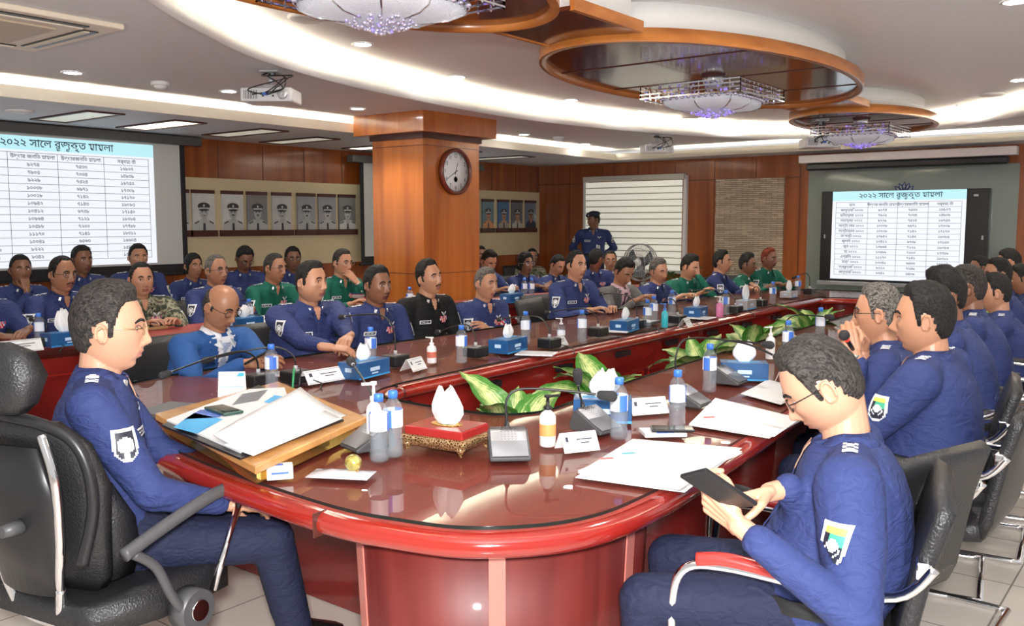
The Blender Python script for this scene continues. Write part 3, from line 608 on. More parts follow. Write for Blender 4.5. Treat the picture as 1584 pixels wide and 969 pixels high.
def mic_box(x,y,rz,label,neck,z=ZT,grp='black box microphones on the left arm'):
    t=thing('microphone',(x,y,z),label,'microphone',grp,rz)
    MB().box((0,0,.03),(.12,.10,.06)).build('base_box',black,t,.008); MB().cyl((0,0,.06),(0,0,.082),.011,.009,14).build('socket',silver,t)
    k=MB(); k.box((0,-.02,.0615),(.03,.012,.003)); k.build('button',silver,t)
    if neck: gooseneck(t,(0,0,.08),[Vector(p) for p in neck])
    k=MB(); k.tube(curve_pts([(.0,-.05,.02),(.02,-.09,.02),(.05,-.12,.004),(.02,-.16,.004),(-.02,-.19,-.02)],6),.003,6); k.build('cable',black,t); return t
def mic_wedge(x,y,rz,label,neck,s=1,z=ZT,grp='silver wedge microphones'):
    """silver topped conference unit; front (high edge away) faces local -y"""
    t=thing('microphone',(x,y,z),label,'microphone',grp,rz)
    sec=[(-.075,.010),(-.07,.0),(.07,.0),(.078,.02),(.062,.068),(.045,.078),(.02,.066),(-.03,.036),(-.065,.018)]
    k=MB(); k.loft([[Vector((xx*s,yy*s,zz_*s)) for yy,zz_ in sec] for xx in(-.062,.062)],0,True,False); k.build('wedge_body',dgrey,t,.006)
    top=[(-.073,.0165),(-.03,.0385),(.02,.0685),(.046,.0805)]
    k=MB(); k.loft([[Vector((xx*s,yy*s,(zz_+o)*s)) for yy,zz_ in top] for xx,o in((-.055,0),(-.054,.002),(.054,.002),(.055,0))],0,False); k.build('silver_face',silver,t)
    k=MB()
    for i in range(6):
        for j in range(5):
            yy=-.005+i*.009; zq=.051+(yy+.0)*.6+.006; k.box(((j-2)*.011*s,yy*s,(zq)*s),(.0035,.0035,.003))
    k.build('speaker_holes',dgrey,t)
    if neck: MB().cyl((0,.06*s,.06*s),(0,.066*s,.095*s),.010,.008,14).build('socket',black,t); gooseneck(t,(0,.066*s,.09*s),[Vector(p) for p in neck],.019,.06)
    return t
def nameplate(x,y,rz,label,w=.19,h=.07,z=ZT,grp='white name plates'):
    t=thing('name_plate',(x,y,z),label,'name plate',grp,rz)
    k=MB(); k.add([(-w/2,-.04,0),(w/2,-.04,0),(w/2,-.004,h),(-w/2,-.004,h),(w/2,.04,0),(-w/2,.04,0),(w/2,.004,h),(-w/2,.004,h)],[(0,1,2,3),(5,7,6,4),(3,2,6,7)],0,False); c=k.build('folded_card',white,t)
    sm=c.modifiers.new('s','SOLIDIFY'); sm.thickness=.002
    k=MB(); R_=lambda u,v:Vector((u,-.0415+.036*v,h*v))
    for (u0,u1,v0,v1) in[(-.1,.34,.62,.68),(0,.24,.44,.5),(-.4,-.32,.55,.8),(-.46,.46,.92,.94),(-.46,.46,.06,.08)]:
        k.add([R_(u0*w,v0),R_(u1*w,v0),R_(u1*w,v1),R_(u0*w,v1)],[(0,1,2,3)],0,False)
    k.build('print_marks',ink,t); return t
def sanitizer(x,y,label,body,pump,h=.13,r=.028,z=ZT,rz=0,band=None,grp='pump bottles'):
    t=thing('pump_bottle',(x,y,z),label,'bottle',grp,rz)
    MB().lathe([(r*.9,0),(r,.005),(r,h*.8),(r*.8,h*.9),(r*.4,h*.97),(r*.4,h)],n=20).build('bottle_body',body,t)
    k=MB(); k.lathe([(r*.5,h),(r*.5,h*1.09),(r*.2,h*1.1),(r*.2,h*1.32),(r*.42,h*1.33),(r*.42,h*1.4),(.0001,h*1.4)],n=14); k.box((-r*.8,0,h*1.36),(r*1.5,r*.45,h*.05)); k.build('pump_head',pump,t)
    if band: MB().lathe([(r*1.02,h*.30),(r*1.02,h*.62)],n=20,cap=False).build('label_band',band,t)
    return t
# leaves
def leafmat(name,dark,pale):
    m,nt,b=nodes(name); uv=nt.nodes.new('ShaderNodeUVMap'); sx=nt.nodes.new('ShaderNodeSeparateXYZ'); nt.links.new(uv.outputs[0],sx.inputs[0])
    tc=nt.nodes.new('ShaderNodeTexCoord'); n=nt.nodes.new('ShaderNodeTexNoise'); n.inputs['Scale'].default_value=55; n.inputs['Detail'].default_value=4; nt.links.new(tc.outputs['Object'],n.inputs['Vector'])
    w=nt.nodes.new('ShaderNodeTexWave'); w.inputs['Scale'].default_value=3.2; w.inputs['Distortion'].default_value=2.5; w.bands_direction='DIAGONAL'; nt.links.new(uv.outputs[0],w.inputs['Vector'])
    ab=nt.nodes.new('ShaderNodeMath'); ab.operation='ABSOLUTE'; nt.links.new(sx.outputs['X'],ab.inputs[0])
    m1=nt.nodes.new('ShaderNodeMath'); m1.operation='MULTIPLY_ADD'; nt.links.new(n.outputs['Fac'],m1.inputs[0]); m1.inputs[1].default_value=.9; nt.links.new(ab.outputs[0],m1.inputs[2])
    m2=nt.nodes.new('ShaderNodeMath'); m2.operation='MULTIPLY_ADD'; nt.links.new(w.outputs['Fac'],m2.inputs[0]); m2.inputs[1].default_value=-.35; nt.links.new(m1.outputs[0],m2.inputs[2])
    r=ramp(nt,m2.outputs[0],[(.30,pale),(.72,tuple(.35*a+.65*c for a,c in zip(pale,dark))),(.95,dark)]); nt.links.new(r.outputs['Color'],b.inputs['Base Color']); b.inputs['Roughness'].default_value=.35; b.inputs['Subsurface Weight'].default_value=0
    MATS[name]=m; return m
leaf_m=leafmat('variegated_leaf',(.05,.20,.025),(.62,.70,.30)); palm_m=mat('palm_leaf',(.05,.13,.02),.45)
def leaf_mesh(L,Wd,droop,cup=.25,m=None,twist=0,elev=1.0):
    """leaf from origin going +y, rising then drooping"""
    k=MB(); nu,nv=7,13; vs=[]; uvs=[]; y=0; z=0; ang=elev
    step=L/(nv-1)
    for j in range(nv):
        v=j/(nv-1); wv=Wd*math.sin(PI*min(1,(max(v-.12,0)/.88)**.72))**.9 if v>.12 else .004
        if j==nv-1: wv=.001
        for i in range(nu):
            u=(i/(nu-1)-.5)*2; x=u*wv; zz_=abs(u)*wv*cup+.004*math.sin(v*22+u*3); vs.append((x,y-math.sin(ang)*zz_*1.0,z+math.cos(ang)*zz_)); uvs.append((u,v))
        y+=math.cos(ang)*step; z+=math.sin(ang)*step; ang-=droop*step/L*1.0
    fs=[(j*nu+i,j*nu+i+1,(j+1)*nu+i+1,(j+1)*nu+i) for j in range(nv-1) for i in range(nu-1)]
    me=bpy.data.meshes.new('leaf'); me.from_pydata(vs,[],fs); me.materials.append(m or leaf_m); uvl=me.uv_layers.new(name='UVMap')
    for p in me.polygons:
        p.use_smooth=True
        for li in p.loop_indices: uvl.data[li].uv=uvs[me.loops[li].vertex_index]
    return me
LEAVES=[leaf_mesh(.30,.052,1.5,.3,elev=1.15),leaf_mesh(.27,.056,1.1,.25,elev=1.3),leaf_mesh(.24,.046,2.0,.3,elev=.8),leaf_mesh(.20,.040,.9,.35,elev=1.2)]
pot_m=mat('pot_brown',(.22,.05,.03),.35,coat=.4)
def plant(x,y,z,label,seed,s=1.0,nl=15,pot=True,grp='variegated potted plants'):
    rnd=random.Random(seed); t=thing('potted_plant',(x,y,z),label,'plant',grp,rnd.uniform(0,6))
    MB().lathe([(.055,0),(.06,.005),(.082,.11),(.088,.115),(.088,.13),(.078,.13),(.074,.10),(.0001,.10)],n=24).build('pot',pot_m,t)
    k=MB(); 
    for i in range(5): a=i*1.256; k.tube([(0.01*math.cos(a),.01*math.sin(a),.10),(.02*math.cos(a),.02*math.sin(a),.16)],.006,6)
    k.build('stem',mat('stem_green',(.12,.22,.05),.5),t)
    for i in range(nl):
        me=LEAVES[[0,1,2,0,3,1][i%6]]; o=obj('leaf',me,t); a=i*2.399+rnd.uniform(-.2,.2); el=[-.40,-.05,-.30,-.25,.10,-.45][i%6]+rnd.uniform(-.12,.12); sc=s*rnd.uniform(.85,1.15)
        o.matrix_local=Matrix.Translation((0,0,.12))@Matrix.Rotation(a,4,'Z')@Matrix.Rotation(el,4,'X')@Matrix.Rotation(rnd.uniform(-.3,.3),4,'Y')@Matrix.Scale(sc,4)
    return t
# pedestal boxes in the well with plants
def pedestal(x,y,w,d,h,label):
    t=thing('plant_stand',(x,y,0),label,'stand','red plant stands inside the table loop'); MB().box((0,0,h/2),(w,d,h)).build('box_body',table_red,t,.004); MB().box((0,0,h+.008),(w+.03,d+.03,.02)).build('top_board',table_rim,t,.006)
pd=[((790,650),.60,'nearest red plant stand behind the silver microphone'),((958,600),.60,'second red plant stand from the camera'),((1085,548),.60,'third red plant stand from the camera'),((1178,532),.60,'fourth red plant stand from the camera'),((1262,498),.60,'furthest red plant stand inside the loop')]
pl_l=['potted plant directly behind the brass legged tissue box','second plant from the camera, behind a blue tissue box','small upright plant in the middle of the table loop','broad plant just left of the far bottles','bushy plant beside the grey haired officer holding a microphone']
for i,((px,py),h,l) in enumerate(pd):
    Y=[2.90,3.75,4.95,5.85,7.0][i]
    d=ray(px,py); q=CV+d*(Y/d.y); X=max(-2.85,min([-2.24,-2.36,-2.42,-2.46,-2.46][i],q.x)); pedestal(X,Y,.32,.40,.46,l); plant(X,Y,.478,pl_l[i],i+5,[1.35,1.35,1.35,1.45,1.5][i],[15,14,12,16,18][i])
# head of the table
_z=ZT+.065; a_=P(240,640,_z);b_=P(395,722,_z);c_=P(567,645,_z);d_=P(430,590,_z)
t=thing('desk_board',(0,0,ZT),'pale wooden raised desk board with gilt side in front of the seated chief','desk board')
k=MB(); cx=[(a_.x,a_.y),(b_.x,b_.y),(c_.x,c_.y),(d_.x,d_.y)]; k.prism(cx,.040,.065); k.build('board_top',light_wood,t,.004)
mid=Vector(((a_.x+b_.x+c_.x+d_.x)/4,(a_.y+b_.y+c_.y+d_.y)/4,0))
k=MB(); cx2=[(mid.x+(x-mid.x)*.93,mid.y+(y-mid.y)*.93) for x,y in cx]; k.prism(cx2,0,.040); k.build('gilt_body',mat('gilt_panel',(.75,.50,.14),.15,.9),t)
ux=(Vector((c_.x,c_.y,0))-Vector((b_.x,b_.y,0))).normalized(); uy=Vector((-ux.y,ux.x,0)); brd=math.atan2(ux.y,ux.x)
def sheet_thing(name,corn,z,th,m,label,cat,grp=None,bevel=0):
    c=sum((Vector((p[0],p[1],0)) for p in corn),Vector())/len(corn); t=thing(name,(c.x,c.y,z),label,cat,grp)
    k=MB(); k.prism([(p[0]-c.x,p[1]-c.y) for p in corn],0,th); return t,k,c
zb=ZT+.0655
t,k,c=sheet_thing('desk_pad',[P(250,660,zb)[:2],P(372,712,zb)[:2],P(532,652,zb)[:2],P(400,598,zb)[:2]],zb,.006,black,'thin dark desk pad under the open papers','desk pad'); k.build('pad',black,t)
t,k,c=sheet_thing('document_folder',[P(258,655,zb)[:2],P(372,705,zb)[:2],P(462,668,zb)[:2],P(440,604,zb)[:2],P(385,607,zb)[:2]],zb+.0065,.006,paper,'white document with blue printed cover lying open on the desk board','document'); k.build('page',paper,t)
k=MB(); 
def onz(pts,z,c): return [Vector((P(x,y,z).x-c.x,P(x,y,z).y-c.y,.0075)) for x,y in pts]
k.add(onz([(268,668),(300,645),(345,655),(305,678)],zb,c),[(0,1,2,3)],1,False); k.add(onz([(285,655),(310,640),(350,640),(340,652)],zb,c),[(0,1,2,3)],0,False); k.add(onz([(408,628),(425,617),(442,620),(430,632)],zb,c),[(0,1,2,3)],1,False)
for i in range(8): k.add(onz([(360+i*2,632-i*2.2),(400+i*2,625-i*2.2),(400+i*2,624-i*2.2),(360+i*2,631-i*2.2)],zb,c),[(0,1,2,3)],2,False)
k.build('cover_print',[deep_p,sky_p,ink],t)
# curled white sheets
def curled(corn,z,label,curl=.04,name='paper_sheet',grp=None,n=10):
    A0,B0,C0,D0=[Vector(P(*p,z)) for p in corn]; c=(A0+B0+C0+D0)/4; t=thing(name,c,label,'paper',grp); k=MB()
    for j in range(n+1):
        for i in range(n+1):
            u,v=i/n,j/n; p=(A0*(1-u)+B0*u)*(1-v)+(D0*(1-u)+C0*u)*v; k.v.append((p.x-c.x,p.y-c.y,.002+curl*(1-u)**2*(.5+.5*v)+curl*.1*math.sin(v*5)))
    k.f=[(j*(n+1)+i,j*(n+1)+i+1,(j+1)*(n+1)+i+1,(j+1)*(n+1)+i) for j in range(n) for i in range(n)]; k.mi=[0]*len(k.f); k.sm=[True]*len(k.f)
    o=k.build('sheet',paper,t); s=o.modifiers.new('s','SOLIDIFY'); s.thickness=.0015; return t
curled([(330,682),(392,702),(535,642),(465,612)],zb+.014,'large white curled sheet on top of the papers on the desk board',.035)
curled([(345,690),(392,706),(530,648),(485,628)],zb+.013,'white sheet directly beneath the large curled one on the desk board',.004)
def flatbox(name,px,py,w,d,h,rz,m,label,cat,z=ZT,parts=None,bev=.004):
    p=P(px,py,z); t=thing(name,(p.x,p.y,z),label,cat,None,rz); MB().box((0,0,h/2),(w,d,h)).build('body',m,t,bev)
    if parts: parts(t)
    return t
def ph(t): 
    k=MB(); k.box((.05,.0,.0),(.035,.05,.003)); o=k.build('camera_bump',black,t); o.location=(0,0,.0125)
flatbox('mobile_phone',346,637,.16,.075,.011,-.15,mat('phone_green',(.02,.07,.055),.25,coat=.4),'dark green mobile phone lying on the blue printed document','phone',zb+.014,ph)
flatbox('laptop',288,640,.33,.23,.018,.35,mat('laptop_grey',(.10,.095,.10),.35),'closed dark grey laptop between the chief and the desk board','laptop',ZT,lambda t: MB().box((0,0,.0185),(.03,.008,.001)).build('lid_mark',silver,t))
p=P(360,622); t=thing('desk_calendar',(p.x,p.y,ZT),'white upright card stand with thin blue line beside the desk board','card',None,.75)
k=MB(); k.add([(-.055,-.03,0),(.055,-.03,0),(.055,0,.125),(-.055,0,.125),(-.055,.03,0),(.055,.03,0)],[(0,1,2,3),(4,3,2,5)],0,False); o=k.build('card_faces',white,t); o.modifiers.new('s','SOLIDIFY').thickness=.002
k=MB(); k.add([(-.05,-.018,.062),(.05,-.018,.062),(.05,-.0178,.064),(-.05,-.0178,.064)],[(0,1,2,3)],0,False); k.add([(.02,-.006,.105),(.05,-.006,.105),(.05,-.003,.12),(.03,-.003,.12)],[(0,1,2,3)],0,False); k.build('card_print',sky_p,t)
p=P(433,742); t=thing('paper_box',(p.x,p.y,ZT),'small white medicine box on the table corner before the desk board','box',None,.95)
MB().box((0,0,.02),(.075,.045,.04)).build('carton',white,t,.002); k=MB(); k.box((-.01,0,.0405),(.04,.02,.001)); k.box((0,-.023,.02),(.05,.001,.006)); k.build('print_marks',deep_p,t)
p=P(528,738); t=thing('plastic_pouch',(p.x,p.y,ZT),'clear plastic pouch of papers under the golden ball','pouch',None,.5)
k=MB(); n=10
for j in range(n+1):
    for i in range(n+1):
        u,v=i/n-.5,j/n-.5; k.v.append((u*.19,v*.10,.003+.012*(1-4*u*u)*(1-4*v*v)*(1+.3*math.sin(i*2.3+j))))
k.f=[(j*(n+1)+i,j*(n+1)+i+1,(j+1)*(n+1)+i+1,(j+1)*(n+1)+i) for j in range(n) for i in range(n)]; k.mi=[0]*100; k.sm=[True]*100
k.build('pouch_film',mat('pouch_film',(.62,.62,.68),.12,coat=.5),t); MB().box((.0,.01,.002),(.15,.05,.003)).build('folded_paper',mat('pouch_paper',(.3,.3,.4),.5),t)
t=thing('glass_paperweight',(p.x+.02,p.y+.03,ZT+.035),'golden glass ball paperweight on the clear pouch','paperweight'); MB().ell((0,0,0),(.026,.026,.026),24,16).build('ball',mat('gold_glass',(.50,.42,.10),.08,.5,bump=.5,bscale=60,coat=1,var=.6),t); MB().lathe([(.016,-.026),(.018,-.022),(.014,-.018)],n=20).build('base_ring',gold,t)
for q,(px,py,l) in enumerate([(587,713,'nearer of the two water bottles in front of the white pump bottle'),(609,706,'further of the two water bottles in front of the white pump bottle'),(957,678,'water bottle beside the near blue tissue box'),(1047,662,'water bottle standing behind the dark phone'),(1097,606,'water bottle at the third silver microphone'),(1218,556,'water bottle beside the grey haired officer holding a microphone'),(1268,528,'water bottle furthest along the right arm of the table')]):
    p=P(px,py,ZT); bottle(p.x,p.y,label=l,grp='water bottles on the right arm',rz=2.6+q,h=.215)
p=P(579,698); sanitizer(p.x-.02,p.y+.02,'tall white pump bottle behind the two nearest water bottles',white,white,.16,.026,rz=1.0)
p=P(847,692); sanitizer(p.x,p.y,'white and orange pump bottle with black pump beside the tent name plate',mat('pump_white',(.85,.82,.78),.4),black,.125,.028,rz=4.2,band=mat('orange_band',(.85,.35,.12),.4))
p=P(1180,560); sanitizer(p.x,p.y+.1,'white pump bottle behind the second blue tissue box',white,white,.13,.026,rz=1)
# decorative tissue box
p=P(692,700); t=thing('tissue_box',(p.x-.02,p.y+.02,ZT),'red lacquer tissue box on gilt filigree base with feet','tissue box',None,.15)
MB().box((0,0,.070),(.225,.165,.028)).build('lid',red_p,t,.004); k=MB(); w,d=.125,.095
rings=[]
for s,z in((.78,.016),(.90,.022),(1.0,.036),(1.01,.048),(.93,.057)): rings.append([Vector((sx*w*s,sy*d*s,z)) for sx,sy in((-1,-1),(1,-1),(1,1),(-1,1))])
gm,nt,b=nodes('gilt_filigree'); tc=nt.nodes.new('ShaderNodeTexCoord'); vo=nt.nodes.new('ShaderNodeTexVoronoi'); vo.feature='DISTANCE_TO_EDGE'; vo.inputs['Scale'].default_value=110; nt.links.new(tc.outputs['Object'],vo.inputs['Vector']); r=ramp(nt,vo.outputs['Distance'],[(.05,(.72,.50,.26)),(.16,(.16,.07,.025))]); nt.links.new(r.outputs[0],b.inputs['Base Color']); b.inputs['Metallic'].default_value=.7; b.inputs['Roughness'].default_value=.35
k.loft(rings,0,True,False); k.build('filigree_base',gm,t,.004)
for sx in(-1,1):
    for sy in(-1,1): MB().lathe([(.004,0),(.007,.005),(.006,.010),(.012,.018),(.018,.028),(.012,.034)],(sx*.104,sy*.078,0),12).build('foot',gm,t)
k=MB(); k.lathe([(.03,.085),(.055,.088),(.06,.085)],n=24,sy=.6); k.build('slot_rim',gold,t)
o=tissue_mesh(.125,.05,4).build('tissue',tissue,t); o.location=(0,0,.083)
# silver wedge units
p=P(787,708); mic_wedge(p.x,p.y,.75,'nearest silver wedge microphone beside the brass legged tissue box',[(.0,.075,.17),(.05,.075,.205),(.20,.05,.20),(.30,.03,.19)],1.05)
p=P(922,668); mic_wedge(p.x,p.y,1.45,'silver wedge microphone behind the tent name plate, its head drooping forward',[(-.01,.075,.14),(-.02,.07,.17)],1.0)
p=P(548,700); mic_wedge(p.x,p.y+.06,-.25,'silver wedge microphone tucked beside the gilt side of the desk board',[(-.05,.06,.14),(-.20,.10,.185),(-.42,.17,.215)],1.0)
p=P(1068,628); mic_wedge(p.x,p.y,1.6,'silver wedge microphone behind the bottle at the dark phone',[(-.02,.06,.20),(.03,.03,.27),(-.10,-.25,.29),(-.18,-.42,.26)],.95)
p=P(1128,594); mic_wedge(p.x,p.y,1.6,'third silver wedge microphone from the camera, at the second tissue box',[(-.02,.06,.16),(.0,.0,.2),(-.1,-.2,.21)],.95)
p=P(1232,540); mic_wedge(p.x,p.y,1.6,'silver wedge microphone beside the grey haired officer',[(-.02,.06,.16),(.0,.0,.2),(-.1,-.2,.21)],.95)
p=P(1185,570); 
nameplate(P(893,697).x,P(893,697).y,1.05,'white tent name plate in front of the second silver microphone',.13,.058)
nameplate(P(1000,640).x,P(1000,640).y,1.0,'white name plate right of the near blue tissue box',.16,.06)
nameplate(P(1212,592).x,P(1212,592).y,1.9,'white card before the officer with glasses, right arm of table',.10,.085)
tissue_box(P(932,652).x,P(932,652).y,.55,'blue tissue box with large white tissue behind the second silver microphone',w=.22,h=.09,th=.105)
tissue_box(P(1150,588).x,P(1150,588).y,.5,'second blue tissue box along the right arm of the table',w=.22,h=.085)
# papers at right
def flatpaper(corn,label,n,seed,marks=()):
    rnd=random.Random(seed); c=sum((P(*q) for q in corn),Vector())/4; t=thing('paper_stack',(c.x,c.y,ZT),label,'paper',None)
    for i in range(n):
        a=rnd.uniform(-.09,.09); s=rnd.uniform(.92,1.03); k=MB(); pts=[]
        for q in corn:
            v=P(*q)-c; v=Matrix.Rotation(a,3,'Z')@v*s; pts.append((v.x+rnd.uniform(-.006,.006),v.y+rnd.uniform(-.006,.006)))
        k.prism(pts,i*.0022,i*.0022+.0018); k.build('sheet',paper,t)
    for (px,py,m) in marks:
        q=P(px,py)-c; MB().box((q.x,q.y,n*.0022+.0004),(.045,.016,.0008),rz=.9).build('sticky_flag',m,t)
rf=mat('flag_red',(.85,.15,.12),.5); bf=mat('flag_blue',(.10,.50,.78),.5)
flatpaper([(890,738),(1042,764),(1150,702),(985,686)],'fanned white papers with a red and a blue flag on the near right arm',5,2,[(938,717,rf),(972,709,bf)])
flatpaper([(1062,660),(1185,681),(1240,655),(1118,621)],'white papers with small red mark behind the water bottle',4,5,[(1097,651,rf)])
flatpaper([(1150,612),(1215,628),(1250,606),(1185,590)],'furthest white paper pile before the officer with glasses',3,8)
p=P(1025,674); t=thing('notebook',(p.x,p.y,ZT),'white notebook with blue strip under the dark phone','notebook',None,.75); MB().box((0,0,.007),(.15,.10,.014)).build('pages',white,t,.002); MB().box((0,0,.0148),(.06,.09,.001)).build('cover_strip',deep_p,t)
t=thing('mobile_phone',(p.x+.03,p.y+.015,ZT+.0158),'black mobile phone lying on the white notebook','phone',None,.6); MB().box((0,0,.005),(.15,.072,.009)).build('body',black,t,.003); MB().box((0,0,.0098),(.142,.066,.0006)).build('glass_face',mat('phone_glass',(.01,.01,.012),.05,coat=1),t)
# left arm items
LA='on the left arm'
for q,(px,py,l) in enumerate([(421,602,'water bottle beside the blue suited man with his phone'),(574,566,'water bottle behind the first blue tissue box'),(714,562,'water bottle in front of the black uniformed officer'),(813,533,'water bottle by the second blue tissue box on the left arm'),(900,530,'water bottle before the empty black chair'),(1001,508,'small water bottle right of the third blue tissue box'),(1011,500,'taller water bottle right of the third blue tissue box'),(1039,488,'water bottle behind the teal bottle'),(1122,488,'water bottle behind the pink pump bottle'),(1195,470,'water bottle before the officer with reddish hair'),(1234,457,'furthest water bottle at the end of the left arm')]):
    p=P(px,py,ZT); bottle(p.x,p.y,label=l,grp='water bottles on the left arm',rz=1.5+q*.3)
for px,py,l in [(568,590,'nearest blue tissue box on the left arm, before the heavy officer'),(790,552,'second blue tissue box on the left arm'),(970,520,'third blue tissue box on the left arm, before the grey suited man'),(1080,498,'fourth blue tissue box on the left arm, before the green uniform')]:
    p=P(px,py-8,ZT); tissue_box(p.x-.02,p.y,1.75,l,w=.25,d=.13,h=.08,th=.08)
p=P(1153,478,ZT); tissue_box(p.x,p.y,1.6,'silver tissue box with tall white tissue on the left arm',w=.22,h=.08,th=.13,body=silver,grp=None)
p=P(1220,460,ZT); tissue_box(p.x,p.y,1.6,'last tissue box at the far end of the left arm',w=.2,h=.06,th=.11,body=silver,grp=None)
def to_head(px,py,zh,x,y,rz):
    q=PXp(px,py,zh) ; return q
def mic_left(px,py,hx,hy,X,label):
    p=P(px,py,ZT); h=PXp(hx,hy,X); Mi=(Matrix.Translation((p.x,p.y,ZT))@Matrix.Rotation(1.57,4,'Z')).inverted(); hl=Mi@h
    up=Vector((0,0,.08)); topz=max(.17,hl.z+.03)
    mic_box(p.x,p.y,1.57,label,[(hl.x*.03,hl.y*.03,topz*.75),(hl.x*.22,hl.y*.22,topz),(hl.x*.6,hl.y*.6,(topz+hl.z)/2+.01),(hl.x,hl.y,hl.z)])
mic_left(458,592,330,555,-3.62,'black box microphone with neck reaching before the blue suited man')
mic_left(400,598,262,577,-3.30,'black box microphone half hidden behind the white card stand')
mic_left(612,566,533,490,-3.85,'black box microphone between the first two officers')
mic_left(736,552,680,513,-3.70,'black box microphone before the black uniformed officer')
mic_left(850,538,775,494,-3.80,'black box microphone right of the second blue tissue box')
mic_left(925,520,850,483,-3.75,'black box microphone before the empty chair')
mic_left(985,508,932,455,-3.85,'black box microphone before the grey suited man')
mic_left(1048,500,1010,475,-3.6,'black box microphone behind the teal bottle')
mic_left(1137,484,1070,450,-3.85,'black box microphone right of the pink pump bottle')
mic_left(1176,474,1150,462,-3.6,'black box microphone right of the silver tissue box')
mic_left(1252,455,1232,428,-3.5,'furthest black box microphone on the left arm')
for px,py,rz,l in [(498,590,1.35,'name plate before the heavy officer'),(640,572,1.6,'name plate right of the first blue tissue box'),(864,535,1.6,'name plate before the empty black chair'),(1060,505,1.6,'small name plate left of the fourth blue tissue box')]:
    p=P(px,py,ZT); nameplate(p.x,p.y,rz+.2,'white folded '+l,.22 if px<600 else .14,.06)
sanitizer(P(668,563).x,P(668,563).y,'small white pump bottle right of the nearest name plates',white,white,.10,.026,band=mat('band_red',(.6,.15,.1),.5))
sanitizer(P(868,527).x,P(868,527).y,'clear pump bottle before the empty black chair',pet,white,.10,.026,band=label_w)
sanitizer(P(1028,508).x,P(1028,508).y,'teal liquid bottle with blue pump before the green uniforms',mat('teal_liquid',(.05,.50,.58),.1,coat=.6),blue_cap,.125,.024)
sanitizer(P(1113,492).x,P(1113,492).y,'pink pump bottle before the navy officer far down the left arm',mat('pink_liquid',(.75,.22,.42),.15,coat=.6),white,.12,.03)
def flatp2(px,py,w,d,rz,h,m,name,label,cat):
    p=P(px,py,ZT); t=thing(name,(p.x,p.y,ZT),label,cat,None,rz); MB().box((0,0,h/2),(w,d,h)).build('cover',m,t,.002); MB().box((0,0,h+.0006),(w*.9,d*.85,.001)).build('top_sheet',paper if m is not paper else mat('printed_page',(.75,.75,.77),.6),t)
flatp2(440,580,.20,.13,.2,.004,mat('pink_paper',(.75,.42,.42),.6),'paper_note','pink paper behind the nearest water bottle on the left arm','paper')
flatp2(830,548,.22,.16,.4,.006,paper,'paper_sheet','white papers before the crossed arms officer','paper')
flatp2(945,512,.28,.18,.3,.012,paper,'file_folder','white file before the navy officer right of the empty chair','file')
flatp2(985,500,.30,.2,.1,.02,dgrey,'laptop','dark laptop lying before the grey suited man','laptop')
flatp2(1075,492,.28,.2,.1,.006,paper,'paper_sheet','white papers before the officer hiding his face','paper')
p=P(452,612); 
for i,(dx,m,l) in enumerate([(0,mat('pen_green',(.03,.35,.12),.3),'green pen in the small holder by the desk board'),(.02,black,'black pen in the small holder by the desk board')]):
    t=thing('pen',(p.x+dx,p.y+dx,ZT),l,'pen'); MB().cyl((0,0,0),(-.01,.02,.10),.005,.004,10).build('barrel',m,t); MB().cyl((-.0095,.019,.095),(-.0115,.023,.115),.0055,.003,10).build('pen_cap',m,t)
# second table items
def P2(px,py): return P(px,py,.76)
for px,py,l in [(62,535,'water bottle on the rear table, far left'),(386,505,'water bottle on the rear table behind the blue suited man'),(811,461,'left water bottle before the woman on the rear table'),(822,461,'right water bottle before the woman on the rear table'),(634,480,'water bottle on the rear table left of the column')]:
    p=P2(px,py); bottle(p.x,p.y,.758,label=l,grp='water bottles on the rear table')
for px,py,l in [(100,535,'blue tissue box on the rear table behind the chief'),(380,510,'blue tissue box on the rear table behind the blue suited man'),(795,468,'blue tissue box on the rear table right of the column')]:
    p=P2(px,py); tissue_box(p.x-.05,p.y+.03,1.7,l,z=.758,w=.26,th=.14 if px<200 else .085)
for px,py,l in [(35,545,'long white name plate on the rear table, far left'),(415,503,'white card on the rear table left of the heavy officer'),(622,486,'white name plate on the rear table beside the column')]:
    p=P2(px,py); nameplate(p.x-.05,p.y,1.6,l,.26,.07,.758)
for px,py,l in [(400,500,'black microphone box on the rear table'),(85,537,'black microphone box behind the blue tissue box far left')]:
    p=P2(px,py); mic_box(p.x-.1,p.y,1.57,l,[(0,.0,.14),(.0,.06,.17),(0,.16,.16)],z=.758,grp='black box microphones on the rear table')
p=P2(195,513); 
t=thing('file_folder',(P2(240,512).x-.18,P2(240,512).y,.758),'brown and black folder before the camouflage uniform','file'); MB().box((0,0,.01),(.2,.3,.02)).build('cover',mat('folder_tan',(.45,.28,.12),.6),t,.003); MB().box((0,.03,.028),(.15,.2,.015)).build('black_case',black,t,.003)
